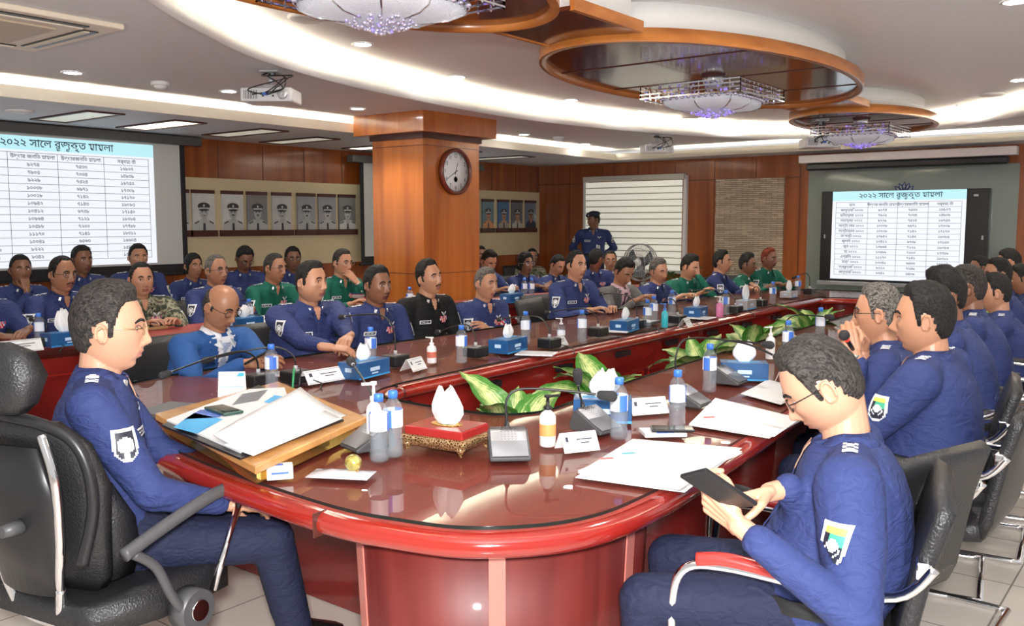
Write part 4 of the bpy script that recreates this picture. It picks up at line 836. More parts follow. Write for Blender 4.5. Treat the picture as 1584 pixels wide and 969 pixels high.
# ------------------------------------------------ chandeliers
crys,nt,b=nodes('crystal'); b.inputs['Base Color'].default_value=(.75,.72,.9,1); b.inputs['Metallic'].default_value=.75; b.inputs['Roughness'].default_value=.12
crys_v=mat('crystal_violet',(.45,.38,.80),.1,.5,emit=(.35,.25,1),estr=.35); bowl_m=mat('frosted_bowl',(.72,.72,.78),.35,emit=(.85,.87,1),estr=.10,bump=.8,bscale=160)  # chandeliers are unlit; faint glow is put into the crystal and bowl materials
def chandelier(cy,label,cx=-2.80,s=1.0,dz=.05,drop=(0,1,1)):
    t=thing('chandelier',(cx,cy,dz),label,'chandelier','crystal chandeliers'); h=.36*s
    k=MB()
    for j in range(4):
        z=2.385-.026*j; hh=h-.0*j
        for a in(-1,1): k.box((a*hh,0,z),(.012,2*hh,.008)); k.box((0,a*hh,z),(2*hh,.012,.008))
    for a in range(-5,6):
        for b2 in(-1,1): k.box((a*h/5,b2*h,2.345),(.006,.006,.095)); k.box((b2*h,a*h/5,2.345),(.006,.006,.095))
    k.build('steel_frame',chrome,t)
    k=MB(); rnd=random.Random(int(cy*10))
    for i in range(90):
        a=rnd.uniform(-.8,.8)*h; b2=rnd.uniform(-.8,.8)*h; z=rnd.uniform(2.30,2.40); r=rnd.uniform(.007,.013); k.ell((a,b2,z),(r,r,r*1.6),6,4,rnd.choice([0,0,1]))
    k.build('crystals',[crys,crys_v],t)
    # bowl: square plan, ribbed
    k=MB(); n=40; rings=[]
    def sq(i,r,z):
        a=2*PI*i/n; c_,s_=math.cos(a),math.sin(a); m=max(abs(c_),abs(s_)); f=(1/m)**.72; return Vector((r*c_*f,r*s_*f,z))
    for r,z in((.27,2.31),(.275,2.29),(.255,2.265),(.21,2.245),(.15,2.232)): rings.append([sq(i,r*s,z) for i in range(n)])
    k.loft(rings,0,True); k.build('frosted_bowl',bowl_m,t)
    k=MB()
    for a in range(8):
        i=a*5; k.tube([sq(i,r*s*1.01,z-.001) for r,z in((.275,2.30),(.26,2.268),(.21,2.243),(.12,2.23))],.005,6)
    k.build('bowl_ribs',chrome,t)
    k=MB()
    for i in range(44):
        a=2*PI*i/44; c_,s_=math.cos(a),math.sin(a); f=1/max(abs(c_),abs(s_))**.8; k.ell((.285*s*c_*f,.285*s*s_*f,2.305),(.014,.014,.012),8,6)
    k.build('bead_rim',crys,t)
    k=MB()
    for i in range(120):
        r=rnd.random()**.6*.15; a=rnd.uniform(0,2*PI); z=2.235-.045*(1-r/.15)-rnd.random()*.008; q=rnd.uniform(.006,.011); k.ell((r*math.cos(a),r*math.sin(a),z),(q,q,q),6,4,rnd.choice(drop))
    k.build('crystal_drop',[crys,crys_v],t); MB().cyl((0,0,2.39),(0,0,2.535-dz),.05,.09,20).build('ceiling_mount',chrome,t)
chandelier(5.84,'middle crystal chandelier under the large wood oval'); chandelier(9.1,'furthest violet crystal chandelier beside the hanging projector'); chandelier(2.72,'nearest crystal chandelier cut off by the top edge',dz=.12,drop=(0,0,0,0,0,0,0,1))
# ------------------------------------------------ projectors
def projector(px,py,z,rz,label,zc=ZM,w=.36):
    p=P(px,py,z); t=thing('projector',(p.x,p.y,z),label,'projector','ceiling projectors',rz); pw=mat('projector_white',(.72,.72,.72),.4)
    MB().box((0,0,0),(w,.26,.095)).build('case',pw,t,.012); k=MB()
    for i in range(9): k.box((-w*.42+i*.011,-.131,0),(.004,.002,.06))
    for i in range(4): k.box((-.02+i*.035,-.131,-.01+.012*(i%2)),(.014,.003,.012))
    k.build('ports_and_vents',dgrey,t)
    k=MB(); k.lathe([(.032,0),(.036,.012),(.028,.02),(.0001,.012)],n=18); k.v=[tuple(Mx@Vector(v)+Vector((w*.33,-.13,0))) for v in k.v]; k.build('lens_grille',silver,t)
    MB().cyl((0,0,.047),(0,0,zc-z),.02,.02,14).build('ceiling_pole',silver,t); MB().box((0,0,.065),(.17,.12,.02)).build('mount_plate',silver,t,.003); MB().box((0,0,zc-z-.01),(.13,.13,.015)).build('ceiling_plate',silver,t,.003)
    k=MB()
    for i in range(5):
        r=random.Random(i+px); k.tube(curve_pts([(r.uniform(-.1,.1),-.132,0),(r.uniform(-.1,.2),-.19,.03),(r.uniform(-.05,.2),-.14,.12),(r.uniform(-.06,.06),-.04,.14),(0.02,0,zc-z)],8),.004,6)
    k.build('cables',black,t); k=MB(); k.box((.0,-.15,.0),(.025,.04,.016)); k.build('blue_plug',deep_p,t)
projector(420,150,2.40,.62,'nearest white projector hanging left of the column with loose cables')
projector(1016,231,2.40,.75,'middle projector hanging behind the chandelier row')
projector(1268,222,2.30,.62,'projector on a long pole in front of the furthest chandelier',DZ+.03,.34)
# ------------------------------------------------ people: head, hands, body, clothes
G=lambda x,m,s: np.exp(-((x-m)/s)**2)
def head_pos(D,p):
    dx,dy,dz=D[:,0],D[:,1],D[:,2]
    lo=np.clip(-dz,0,1); front=np.clip(dy,0,1); back=np.clip(-dy,0,1)
    k=np.where(dz<0,(np.maximum(1-lo**2.7,0)**(1/2.7)+1e-6)/(np.sqrt(np.maximum(1-lo**2,0))+1e-6),1.0); k=np.minimum(k,1.6)
    kt=np.where(dz>0,(np.maximum(1-np.clip(dz,0,1)**2.25,0)**(1/2.25)+1e-6)/(np.sqrt(np.maximum(1-dz**2,0))+1e-6),1.0); k=k*np.minimum(kt,1.3)
    x=.077*p.get('w',1)*dx*k*(1-.30*(2-p.get('jaw',1))*lo**1.4); y=.097*dy*k; z=.122*dz
    y=np.where(dy<0,y*(1-.42*lo**1.2),y*(1-.16*lo)); y=np.where(dy>0,y*.94,y*1.04)
    if p.get('fat'): x=x*(1+p['fat']*.10*G(z,-.06,.05))
    g=np.clip(dy*3,0,1)
    n=p.get('nose',1); ax=np.abs(x)
    y=y+g*(.004*G(ax,.026,.022)*G(z,.034,.010)-.011*G(ax,.031,.014)*G(z,.012,.012)+.009*G(x,0,.008)*G(z,.012,.02)+n*.023*G(x,0,.0105)*G(z,-.022,.017)+.008*G(x,0,.009)*G(z,-.032,.008)
        +.009*G(ax,.014,.006)*G(z,-.035,.007)+.006*G(x,0,.030)*G(z,-.062,.022)+.0055*G(x,0,.018)*G(z,-.057,.0045)-.005*G(x,0,.022)*G(z,-.0635,.0025)+.0065*G(x,0,.016)*G(z,-.070,.006)-.004*G(x,0,.02)*G(z,-.082,.005)
        +.009*G(x,0,.020)*G(z,-.100,.013)+.005*G(ax,.045,.02)*G(z,-.012,.018))
    return np.stack([x,y,z],1)
def sphere_dirs(nu,nv):
    V=[]; 
    for j in range(nv+1):
        ph=PI*j/nv
        for i in range(nu):
            t=2*PI*i/nu; t=t+.45*math.sin(t) if False else t
            a=PI/2+ (t-.42*math.sin(t))        # denser toward the face (t=0)
            V.append((math.sin(ph)*math.cos(a),math.sin(ph)*math.sin(a),-math.cos(ph)))
    F=[(j*nu+i,j*nu+(i+1)%nu,(j+1)*nu+(i+1)%nu,(j+1)*nu+i) for j in range(nv) for i in range(nu)]
    return np.array(V),F
def hairline(ang,p):
    """lowest hair z for an azimuth measured from the face"""
    a=abs(ang); r=p.get('recede',.45)
    pts=[(0,.080+.022*r),(.45,.078+.025*r),(.75,.074+.030*r),(1.02,.064+.02*r),(1.20,.040),(1.31,-.016),(1.48,-.022),(1.58,.030),(1.85,.022),(2.1,-.045),(2.5,-.07),(3.15,-.072)]
    if p.get('long'): pts=[(0,.078),(.5,.07),(.85,.035),(1.15,-.03),(1.4,-.07),(3.15,-.105)]
    for (a0,z0),(a1,z1) in zip(pts,pts[1:]):
        if a<=a1: 
            t=(a-a0)/(a1-a0); t=t*t*(3-2*t); return z0+(z1-z0)*t
    return pts[-1][1]
def hair_mesh(p,detail):
    nu,nv=(96,72) if detail>1 else (60,44)
    D,F=sphere_dirs(nu,nv); q=dict(p); base=head_pos(D,q); th=p.get('hair_t',.012); out=[]; keep=[]
    for i in range(len(D)):
        v=base[i]; a=math.atan2(v[0],v[1]); h=v[2]-hairline(a,p)
        if p.get('bald'):
            rr=math.hypot(v[0]/.06,(v[1]-.0)/.078); 
            if v[2]>.02: lim=.020+.055*max(0,min(1,(.015-v[1])/.09)); h=min(h,lim-v[2])
        s=max(0,min(1,h/.022)); s=s*s*(3-2*s)
        top=max(0,v[2]/.12); t=th*s*(.42+1.05*top)*(1+ (p.get('puff',.25))*noise.noise(Vector(v)*45))
        if p.get('quiff') and v[1]>.03 and v[2]>.05: t+=p['quiff']*s
        d=Vector(v).normalized(); out.append(Vector(v)+d*(t-.0015*(1-s))); keep.append(h>-.001)
    k=MB(); idx={}; fs=[]
    for f in F:
        if sum(keep[i] for i in f)>=3:
            g=[]
            for i in f:
                if i not in idx: idx[i]=len(k.v); k.v.append(tuple(out[i]))
                g.append(idx[i])
            fs.append(tuple(g))
    k.f=fs; k.mi=[0]*len(fs); k.sm=[True]*len(fs); return k
def hairmat(name,c,c2):
    if name in MATS: return MATS[name]
    m,nt,b=nodes(name); tc=nt.nodes.new('ShaderNodeTexCoord'); mp=nt.nodes.new('ShaderNodeMapping'); mp.inputs['Scale'].default_value=(260,60,90); nt.links.new(tc.outputs['Object'],mp.inputs['Vector'])
    n=nt.nodes.new('ShaderNodeTexNoise'); n.inputs['Scale'].default_value=1; n.inputs['Detail'].default_value=3; n.inputs['Distortion'].default_value=1.2; nt.links.new(mp.outputs['Vector'],n.inputs['Vector'])
    r=ramp(nt,n.outputs['Fac'],[(.38,c),(.66,c2)]); nt.links.new(r.outputs['Color'],b.inputs['Base Color']); b.inputs['Roughness'].default_value=.72; b.inputs['Specular IOR Level'].default_value=.25
    bp=nt.nodes.new('ShaderNodeBump'); bp.inputs['Strength'].default_value=.7; bp.inputs['Distance'].default_value=.004; nt.links.new(n.outputs['Fac'],bp.inputs['Height']); nt.links.new(bp.outputs['Normal'],b.inputs['Normal'])
    MATS[name]=m; return m
HAIR={'black':hairmat('hair_black',(.006,.006,.006),(.03,.027,.025)),'dark':hairmat('hair_dark',(.012,.011,.010),(.07,.06,.055)),'grey':hairmat('hair_grey',(.03,.027,.025),(.22,.20,.18)),'brown':hairmat('hair_brown',(.05,.03,.018),(.20,.14,.09)),'henna':hairmat('hair_henna',(.10,.015,.006),(.28,.05,.02))}
def skinmat(name,c):
    if name in MATS: return MATS[name]
    m=mat(name,c,.42,bump=.06,bscale=220,var=.07); b=m.node_tree.nodes['Principled BSDF']; b.inputs['Subsurface Weight'].default_value=.0; b.inputs['Coat Weight'].default_value=.06; b.inputs['Coat Roughness'].default_value=.3; return m
SKIN={'fair':skinmat('skin_fair',(.58,.31,.20)),'tan':skinmat('skin_tan',(.50,.245,.145)),'brown':skinmat('skin_brown',(.36,.165,.09)),'deep':skinmat('skin_deep',(.22,.095,.052))}
LIP={'fair':mat('lip_fair',(.50,.20,.15),.4),'tan':mat('lip_tan',(.33,.12,.09),.4),'brown':mat('lip_brown',(.23,.08,.06),.4),'deep':mat('lip_deep',(.14,.05,.04),.4)}
def cloth(name,c,bs=14,bump=.35,rough=.75,sheen=.0):
    if name in MATS: return MATS[name]
    m,nt,b=nodes(name); tc=nt.nodes.new('ShaderNodeTexCoord'); mp=nt.nodes.new('ShaderNodeMapping'); mp.inputs['Scale'].default_value=(1,1.3,2.2); nt.links.new(tc.outputs['Object'],mp.inputs['Vector'])
    n=nt.nodes.new('ShaderNodeTexNoise'); n.inputs['Scale'].default_value=bs; n.inputs['Detail'].default_value=2; n.inputs['Distortion'].default_value=1.4; nt.links.new(mp.outputs['Vector'],n.inputs['Vector'])
    bp=nt.nodes.new('ShaderNodeBump'); bp.inputs['Strength'].default_value=bump; bp.inputs['Distance'].default_value=.03; nt.links.new(n.outputs['Fac'],bp.inputs['Height']); nt.links.new(bp.outputs['Normal'],b.inputs['Normal'])
    b.inputs['Base Color'].default_value=(*c,1); b.inputs['Roughness'].default_value=rough; b.inputs['Sheen Weight'].default_value=sheen; b.inputs['Specular IOR Level'].default_value=.3
    MATS[name]=m; return m
navy=cloth('uniform_navy',(.029,.044,.150)); navy_t=cloth('trouser_navy',(.014,.018,.048)); green_u=cloth('uniform_green',(.008,.125,.085)); black_u=cloth('uniform_black',(.010,.010,.011)); suit_b=cloth('suit_blue',(.022,.085,.27),10,.25); suit_g=cloth('suit_grey',(.14,.135,.13),10,.25); shirt_w=cloth('shirt_white',(.80,.82,.86),10,.15); shirt_p=cloth('shirt_pink',(.78,.55,.62),10,.15)
camo,nt,b=nodes('camouflage'); tc=nt.nodes.new('ShaderNodeTexCoord'); n=nt.nodes.new('ShaderNodeTexNoise'); n.inputs['Scale'].default_value=26; n.inputs['Detail'].default_value=3; nt.links.new(tc.outputs['Object'],n.inputs['Vector']); r=ramp(nt,n.outputs['Fac'],[(.0,(.035,.045,.03)),(.44,(.14,.15,.09)),(.52,(.36,.34,.24)),(.60,(.10,.08,.05))]); r.color_ramp.interpolation='CONSTANT'; nt.links.new(r.outputs[0],b.inputs['Base Color']); b.inputs['Roughness'].default_value=.8; MATS['camouflage']=camo
badge_w=mat('badge_white',(.78,.80,.82),.4); badge_k=mat('badge_dark',(.012,.014,.03),.5); badge_y=mat('badge_yellow',(.80,.68,.10),.5); badge_g=mat('badge_green',(.05,.38,.22),.5); badge_s=mat('badge_silver',(.75,.75,.75),.25,.7); rib_r=mat('ribbon_red',(.65,.04,.06),.6); rib_w=mat('ribbon_white',(.80,.74,.72),.6); rib_b=mat('ribbon_blue',(.05,.12,.40),.6); rib_o=mat('ribbon_orange',(.70,.28,.05),.6)
PAL=[badge_w,badge_k,badge_y,badge_g,badge_s,rib_r,rib_w,rib_b,rib_o]; PC={'W':0,'K':1,'Y':2,'G':3,'S':4,'r':5,'w':6,'b':7,'o':8}
def shield_rows(kind,nx=17,ny=20):
    rows=[]
    def ins(u,v,m=0):   # u -1..1, v 0 (top)..1
        w=.92 if v<.12 else (.84 if v<.55 else .84*math.sqrt(max(0,1-((v-.55)/.45)**2)))
        return abs(u)<w-m and m*.5<v<1-m*.5
    for j in range(ny):
        r=''
        for i in range(nx):
            u=(i+.5)/nx*2-1; v=(j+.5)/ny; d=math.hypot(u,(v-.5)*2.3)
            if not ins(u,v): r+='.'
            elif not ins(u,v,.15): r+='W'
            elif kind==0: r+='W' if d<.30 or .42<d<.56 or (abs(u)<.12 and v>.75) else ('S' if d<.42 else 'K')
            else: r+='Y' if v<.27 else ('W' if d<.36 or (.48<d<.6 and v>.5 and abs(abs(u)-.35)<.2) else ('G' if v<.5 and u>-.3 else 'K'))
        rows.append(r)
    return rows
SHIELD=shield_rows(0); PATCH=shield_rows(1)
TAGM=["WWWWWWWWWWW","WKKKKKKKKKW","WKWWWKWWKKW","WKKKKKKKKKW","WWWWWWWWWWW"]
RIBS=["rwrbrwrwbr","rwrbrwrwbr","wrwrowrrwb","wrwrowrrwb","..rwrrwr..","..rwrrwr.."]
EPA=["...........","..WW..W..W.",".WWWW..WW..",".WWWW..WW..","..WW..W..W.","..........."]
EPB=["...........",".WW..WW..W.",".WW..WW..W.","..........."]
WING=["W.......W","WW..S..WW",".WWSSSWW.","..WSSSW..","...WSW...","....W...."]
def decal(parent,name,bvh,c,d,w,h,rows,up=None,off=.0035,tol=.045,back=.35):
    d=Vector(d).normalized(); upv_=Vector(up or (0,0,1)); u=d.cross(upv_).normalized(); v=u.cross(d).normalized(); c=Vector(c); nx=len(rows[0]); ny=len(rows); grid={}; c0=bvh.ray_cast(c-d*back,d,.6)[0]
    for j in range(ny+1):
        for i in range(nx+1):
            s=c+u*((i/nx-.5)*w)+v*((.5-j/ny)*h)-d*back; hit,nr,_,_=bvh.ray_cast(s,d,.6)
            if hit is not None and nr.dot(d)<.15 and (c0 is None or abs((hit-c0).dot(d))<tol): grid[i,j]=hit+(nr*.75-d*.35)*off
    k=MB(); ids={}
    for j,row in enumerate(rows):
        for i,ch in enumerate(row):
            if ch=='.': continue
            q=[(i,j),(i,j+1),(i+1,j+1),(i+1,j)]
            if all(a in grid for a in q):
                f=[]
                for a in q:
                    if a not in ids: ids[a]=len(k.v); k.v.append(tuple(grid[a]))
                    f.append(ids[a])
                k.f.append(tuple(f)); k.mi.append(PC[ch]); k.sm.append(False)
    if not k.f: return None
    used=sorted(set(k.mi)); k.mi=[used.index(m) for m in k.mi]
    o=k.build(name,[PAL[m] for m in used],parent); s=o.modifiers.new('s','SOLIDIFY'); s.thickness=.002; s.offset=0; return o
HANDC={}
def hand_template(curl,thumb,near):
    key=(round(curl,2),round(thumb,2),near)
    if key in HANDC: return HANDC[key]
    k=MB(); kn=[(-.030,.086),(-.010,.091),(.010,.088),(.028,.080)]; seg=[(.042,.025,.021),(.046,.028,.022),(.042,.026,.021),(.034,.020,.018)]
    k.caps((0,-.055,0),(0,.0,0),.025,.024)
    for (x,y) in kn: k.caps((x*.55,.005,0),(x,y,0),.0145,.0115)
    k.caps((-.018,.02,-.004),(.016,.02,-.004),.017,.016); k.caps((-.012,.055,-.004),(.015,.055,-.004),.014,.013)
    for q,(x,y) in enumerate(kn):
        p=Vector((x,y,0)); ang=0; rr=[.0098,.0088,.0080,.0070]; spread=(-.10,-.03,.04,.13)[q]*(1-curl*.5)
        for s,L in enumerate(seg[q]):
            ang+=curl*(.75,1.0,.75)[s]*(1+.08*q); d=Vector((math.sin(spread)*math.cos(ang),math.cos(ang)*math.cos(spread),-math.sin(ang))); e=p+d*L; k.caps(p,e,rr[s]*(1 if q<3 else .88),rr[s+1]*(1 if q<3 else .88),10); p=e
    p=Vector((-.018,.018,-.006)); d=Vector((-.62,.70,-.30-.3*thumb)).normalized(); e=p+d*.046; k.caps(p,e,.0155,.0115); p=e; d=Vector((-.35+.55*thumb,.85,-.30-.3*thumb)).normalized(); e=p+d*.032; k.caps(p,e,.011,.0095); p=e; d=Vector((-.1+.7*thumb,.9,-.25-.2*thumb)).normalized(); k.caps(p,p+d*.022,.0095,.0082)
    r=remesh(k,.0030 if near else .0048,3); HANDC[key]=r; return r
def frame(o,y,up):
    y=Vector(y).normalized(); z=Vector(up); z=(z-y*z.dot(y)).normalized(); x=y.cross(z); M=Matrix((x,y,z)).transposed().to_4x4(); M.translation=o; return M
def ell_ring(c,a,b,n=20,p=2.3): 
    out=[]
    for i in range(n):
        t=2*PI*i/n; c_,s_=math.cos(t),math.sin(t); out.append(Vector((c.x+a*math.copysign(abs(c_)**(2/p),c_),c.y+b*math.copysign(abs(s_)**(2/p),s_),c.z)))
    return out
def ik(S,T,a,b,pole):
    S=Vector(S); T=Vector(T); d=T-S; L=d.length
    if L>a+b-.01: T=S+d*((a+b-.01)/L); d=T-S; L=d.length
    L=max(L,.12); x=(a*a-b*b+L*L)/(2*L); h=math.sqrt(max(a*a-x*x,1e-6)); n=d.normalized(); p=Vector(pole); p=(p-n*p.dot(n)).normalized(); return S+n*x+p*h,T
LEGC={}
def legs(key,stand,spread,near,fy=.42,fx=0):
    kk=(stand,spread,near,fy,fx)
    if kk in LEGC: return LEGC[kk]
    k=MB()
    if stand:
        k.loft([ell_ring(Vector((0,0,z)),a,b) for z,a,b in((.84,.16,.11),(.95,.175,.12),(1.04,.16,.11))])
        for s in(-1,1): k.caps((s*.09,0,.88),(s*.10,.01,.5),.085,.062); k.caps((s*.10,.01,.5),(s*.11,-.01,.11),.06,.05)
    else:
        k.loft([ell_ring(Vector((0,y,z)),a,b) for z,a,b,y in((.455,.16,.12,.02),(.50,.18,.15,.02),(.60,.175,.125,0),(.66,.165,.12,0))])
        for s in(-1,1): k.caps((s*.10,.03,.55),(s*(.13+spread),.43,.535),.092,.070); k.caps((s*(.13+spread),.43,.535),(s*(.13+spread)+fx,fy,.12),.068,.055)
    r=remesh(k,.011 if near else .022,5); LEGC[kk]=r; return r
def shoe_mesh():
    k=MB(); secs=[(-.09,.02,.03),(-.08,.036,.045),(-.03,.038,.05),(.03,.044,.04),(.09,.046,.030),(.13,.040,.024),(.155,.02,.018)]; rings=[]
    for y,w,h in secs:
        rings.append([Vector((w*math.cos(t),y,h+h*math.sin(t) if math.sin(t)>0 else h+h*math.sin(t))) for t in [2*PI*i/14 for i in range(14)]])
    k.loft(rings); k.box((0,.03,.006),(.082,.24,.012)); return k.mesh('shoe',[mat('shoe_black',(.01,.01,.01),.25,coat=.5)])
SHOE=shoe_mesh()
def person(label,head,yaw,hyaw=None,*,pitch=0,roll=0,lean=.08,cl='navy',skin='brown',hair='black',hp=None,hands='table',near=0,stand=False,build=1.0,glasses=None,moustache=False,badges=True,grp=None,target=None,curl=.45,spread=.02,extra=None,sw=None,belly=0,legs_on=True):
    """head: world position of the head centre; yaw: facing, 0 = +Y, anticlockwise"""
    hp=dict(hp or {}); hyaw=yaw if hyaw is None else hyaw
    head=Vector(head); Ry=Matrix.Rotation(math.radians(yaw),4,'Z'); f=Ry@Vector((0,1,0))
    pr_=math.radians(pitch); nbl=Vector((0,lean,0)); hc=Vector((0,lean+.035+.05*math.sin(pr_),head.z)); nb=Vector((0,lean,head.z-.134+.01*math.sin(pr_)))
    o_=head-Ry@Vector((hc.x,hc.y,0)); root=Vector((o_.x,o_.y,0)); MW=Matrix.Translation(root)@Ry; inv=MW.inverted()
    hz=.96 if stand else .52; hip=Vector((0,0,hz)); vox=(.017,.013,.009)[near]
    sw_=(sw or .185)*build; T=nb-hip
    def sp(t): return hip+T*t+Vector((0,-.035*math.sin(PI*t)*(0 if stand else 1),0))
    SH=[nb+Vector((s*sw_,-.012,-.066)) for s in(1,-1)]          # right (+x), left
    pres={'table':[(.13,lean+.33,.80),(-.13,lean+.33,.80)],'fold':[(.085,lean+.36,.815),(-.075,lean+.37,.835)],'lap':[(.09,lean+.22,.66),(-.09,lean+.22,.66)],'cross':[(-.12,lean+.24,nb.z-.235),(.12,lean+.20,nb.z-.195)],'down':[(sw_+.03,.05,hz-.12),(-sw_-.03,.05,hz-.12)],'read':[(.12,lean+.30,.83),(-.12,lean+.30,.83)],
          'behind':[(.10,-.16,hz+.05),(-.10,-.16,hz+.05)]}
    tg=[Vector(v) for v in (pres[hands] if isinstance(hands,str) else hands)]
    if target: # world targets override
        for i,w in enumerate(target):
            if w is not None: tg[i]=inv@Vector(w)
    EL=[]; WR=[]
    for i,s in enumerate((1,-1)):
        pole=(s*.7,-.25,-.9) if hands!='behind' else (s*.9,-.2,.1)
        if hands=='cross': pole=(s*.8,.1,-1)
        if tg[i].z>nb.z-.1: pole=(s*.5,.5,-1)
        ov=(extra or {}).get('hand%d'%i); fdi=Vector(ov[0]).normalized() if ov else None
        wt=tg[i]-fdi*.055 if ov else tg[i]
        e,wt2=ik(SH[i],wt,.29*build**.3,.255,pole); WR.append(wt2 if ov else None); t=wt2+fdi*.055 if ov else wt2
        if not stand and not isinstance(hands,str) or hands in('table','fold','read'):
            pass
        EL.append(e); tg[i]=t
    # ---- clothing shell
    k=MB(); B=build; prof_=[(-.02,.165,.125,0),(.15,.172,.13+belly*.5,belly*.35),(.33,.168,.128+belly,belly*.6),(.50,.175,.125+belly*.5,belly*.4),(.68,.185,.122,0),(.82,.180,.108,0),(.92,.145,.088,0),(.985,.085,.070,0)]
    k.loft([ell_ring(sp(t)+Vector((0,y,0)),a*B,b_*B) for t,a,b_,y in prof_])
    for i,s in enumerate((1,-1)):
        k.caps(nb+Vector((s*.05,-.012,-.035)),SH[i]+Vector((-s*.01,0,.0)),.052,.066*B); k.caps(SH[i],SH[i]*.5+EL[i]*.5,.068*B,.062*B); k.caps(SH[i]*.5+EL[i]*.5,EL[i],.061*B,.051); wv=(tg[i]-EL[i]).normalized(); k.caps(EL[i],(tg[i]-wv*.045) if WR[i] is None else WR[i],.053,.038)
    co,fs=remesh(k,vox,5 if near<2 else 7)
    amp=(.0,.004,.007)[near]
    if amp:
        co=co.copy(); 
        for i in range(len(co)):
            v=Vector(co[i]); de=min((v-EL[0]).length,(v-EL[1]).length); w=.35+1.0*math.exp(-(de/.10)**2)+.5*math.exp(-((v.z-hip.z-.08)/.09)**2)
            q=noise.noise(Vector((v.x*7+3,v.y*9,v.z*24+v.x*9)))+.6*noise.noise(Vector((v.x*20,v.y*14+v.z*10,v.z*20))); nrm=(v-sp(max(0,min(1,(v.z-hz)/max(T.z,.1))))).normalized() if abs(v.x)<sw_*.9 else (v-(SH[0] if v.x>0 else SH[1])).normalized()
            co[i]=v+nrm*(-abs(q)*amp*1.6*w+amp*.5)
    cmat={'navy':navy,'green':green_u,'black':black_u,'camo':camo,'suit_blue':suit_b,'suit_grey':suit_g,'white':shirt_w}[cl]
    shirt_v=[Vector(v) for v in co]; bvh=BVHTree.FromPolygons(shirt_v,fs)
    # ---- head (local frame)
    Hm=Matrix.Translation(hc)@Matrix.Rotation(math.radians(hyaw-yaw),4,'Z')@Matrix.Rotation(-pr_,4,'X')@Matrix.Rotation(math.radians(roll),4,'Y'); Hi=Hm.inverted(); HS=hp.get('size',1.0)
    D,F=sphere_dirs(96,72) if near else sphere_dirs(64,52); hv=head_pos(D,hp)*HS; k=MB(); k.add([tuple(v) for v in hv],F)
    for s in(-1,1):
        R=Matrix.Rotation(s*.30,3,'Z')@Matrix.Rotation(.12,3,'X'); k.ell((s*.077*HS*hp.get('w',1),-.010,-.004),(.006,.017,.030),14,10,R=R); k.tube([Vector((s*(.082*HS*hp.get('w',1)),-.012,-.004))+R@Vector((s*.002,.015*math.cos(a),.028*math.sin(a))) for a in [x*.35-1.2 for x in range(15)]],.0042,6)
    nbh=Hi@(nb+Vector((0,-.005,-.045))); k.caps((0,-.028,-.045),nbh,.053,.058*B**.5,20); k.caps((0,.01,-.075),nbh*.5+Vector((0,.0,-.05)),.042,.045,16)
    hco,hfs=remesh(k,(.0050,.0036,.0028)[near],1,.4)
    # ---- assemble body mesh
    bd=MB(); sk=SKIN[skin]
    bd.add([Hm@Vector(v) for v in hco],hfs)
    for fi,fc_ in enumerate(hfs):
        c_=sum((hco[i] for i in fc_),np.zeros(3))/len(fc_)/HS
        if c_[1]>.07 and abs(c_[0])<.022 and -.0745<c_[2]<-.0535-.1*abs(c_[0])*.6: bd.mi[fi]=1
    c2=MB(); c2.loft([ell_ring(sp(t),a*B,b_*B) for t,a,b_ in((0,.13,.09),(.4,.135,.09),(.75,.145,.085),(.9,.10,.06),(1,.05,.048))])
    for i in(0,1): c2.caps(nb+Vector((0,0,-.06)),SH[i],.035,.04); c2.caps(SH[i],EL[i],.034,.026); c2.caps(EL[i],tg[i] if WR[i] is None else WR[i],.024,.018)
    bco,bfs=remesh(c2,.014,2); bd.add([tuple(v) for v in bco],bfs)
    cu=curl if isinstance(curl,(list,tuple)) else (curl,curl)
    for i,s in enumerate((1,-1)):
        tv,tf=hand_template(cu[i],.35+.4*cu[i],near>0); fd=(tg[i]-EL[i]).normalized(); up=Vector((0,0,1))
        if hands=='fold': fd=(Vector((-s*.75,.55,-.12))).normalized(); up=Vector((-.0,.25,1))
        elif hands=='cross': up=Vector((0,.6,.5))
        elif hands in('table','read'): fd=(fd+Vector((-s*.35,.2,-.05))).normalized()
        ov=(extra or {}).get('hand%d'%i)
        if ov: fd=Vector(ov[0]).normalized(); up=Vector(ov[1])
        M=frame(tg[i],fd,up)
        pts=[M@Vector((v[0] if s==1 else -v[0],v[1],v[2])) for v in tv]; bd.add(pts,tf if s==1 else [tuple(reversed(f_)) for f_ in tf])
    body=bd.build('person',[sk,LIP[skin]],None); body.matrix_world=MW; tag(body,label,'person',grp)
    kk=MB(); kk.add(shirt_v,fs); kk.build({'suit_blue':'jacket','suit_grey':'jacket'}.get(cl,'shirt'),cmat,body)
    if legs_on:
        fy=(extra or {}).get('fy',.42); fx=(extra or {}).get('fx',0); lv,lf=legs('l',stand,spread,near>1,fy,fx); kk=MB(); kk.add([tuple(v) for v in lv],lf); kk.build('trousers',{'navy':navy_t,'green':navy_t,'black':black_u,'camo':camo,'suit_blue':suit_b,'suit_grey':suit_g,'white':black_u}[cl],body)
        for s in(-1,1):
            o=obj('shoe',SHOE,body); o.location=(fx+s*(.11 if stand else .13+spread),.02 if stand else fy+.05,0)
        k=MB(); zb_=hz+.045 if not stand else 1.03; a,b_=.178*B,.138*B+belly*.3
        k.loft([ell_ring(Vector((0,belly*.1,z)),a*q,b_*q) for z,q in((zb_,1),(zb_+.038,1),(zb_+.038,.95),(zb_,.95),(zb_,1))],0,False)
        if near: k.build('belt',black,body)
    # ---- collar
    k=MB(); n=28; rows_=[]
    cb=nb+Vector((0,.004,-.004))
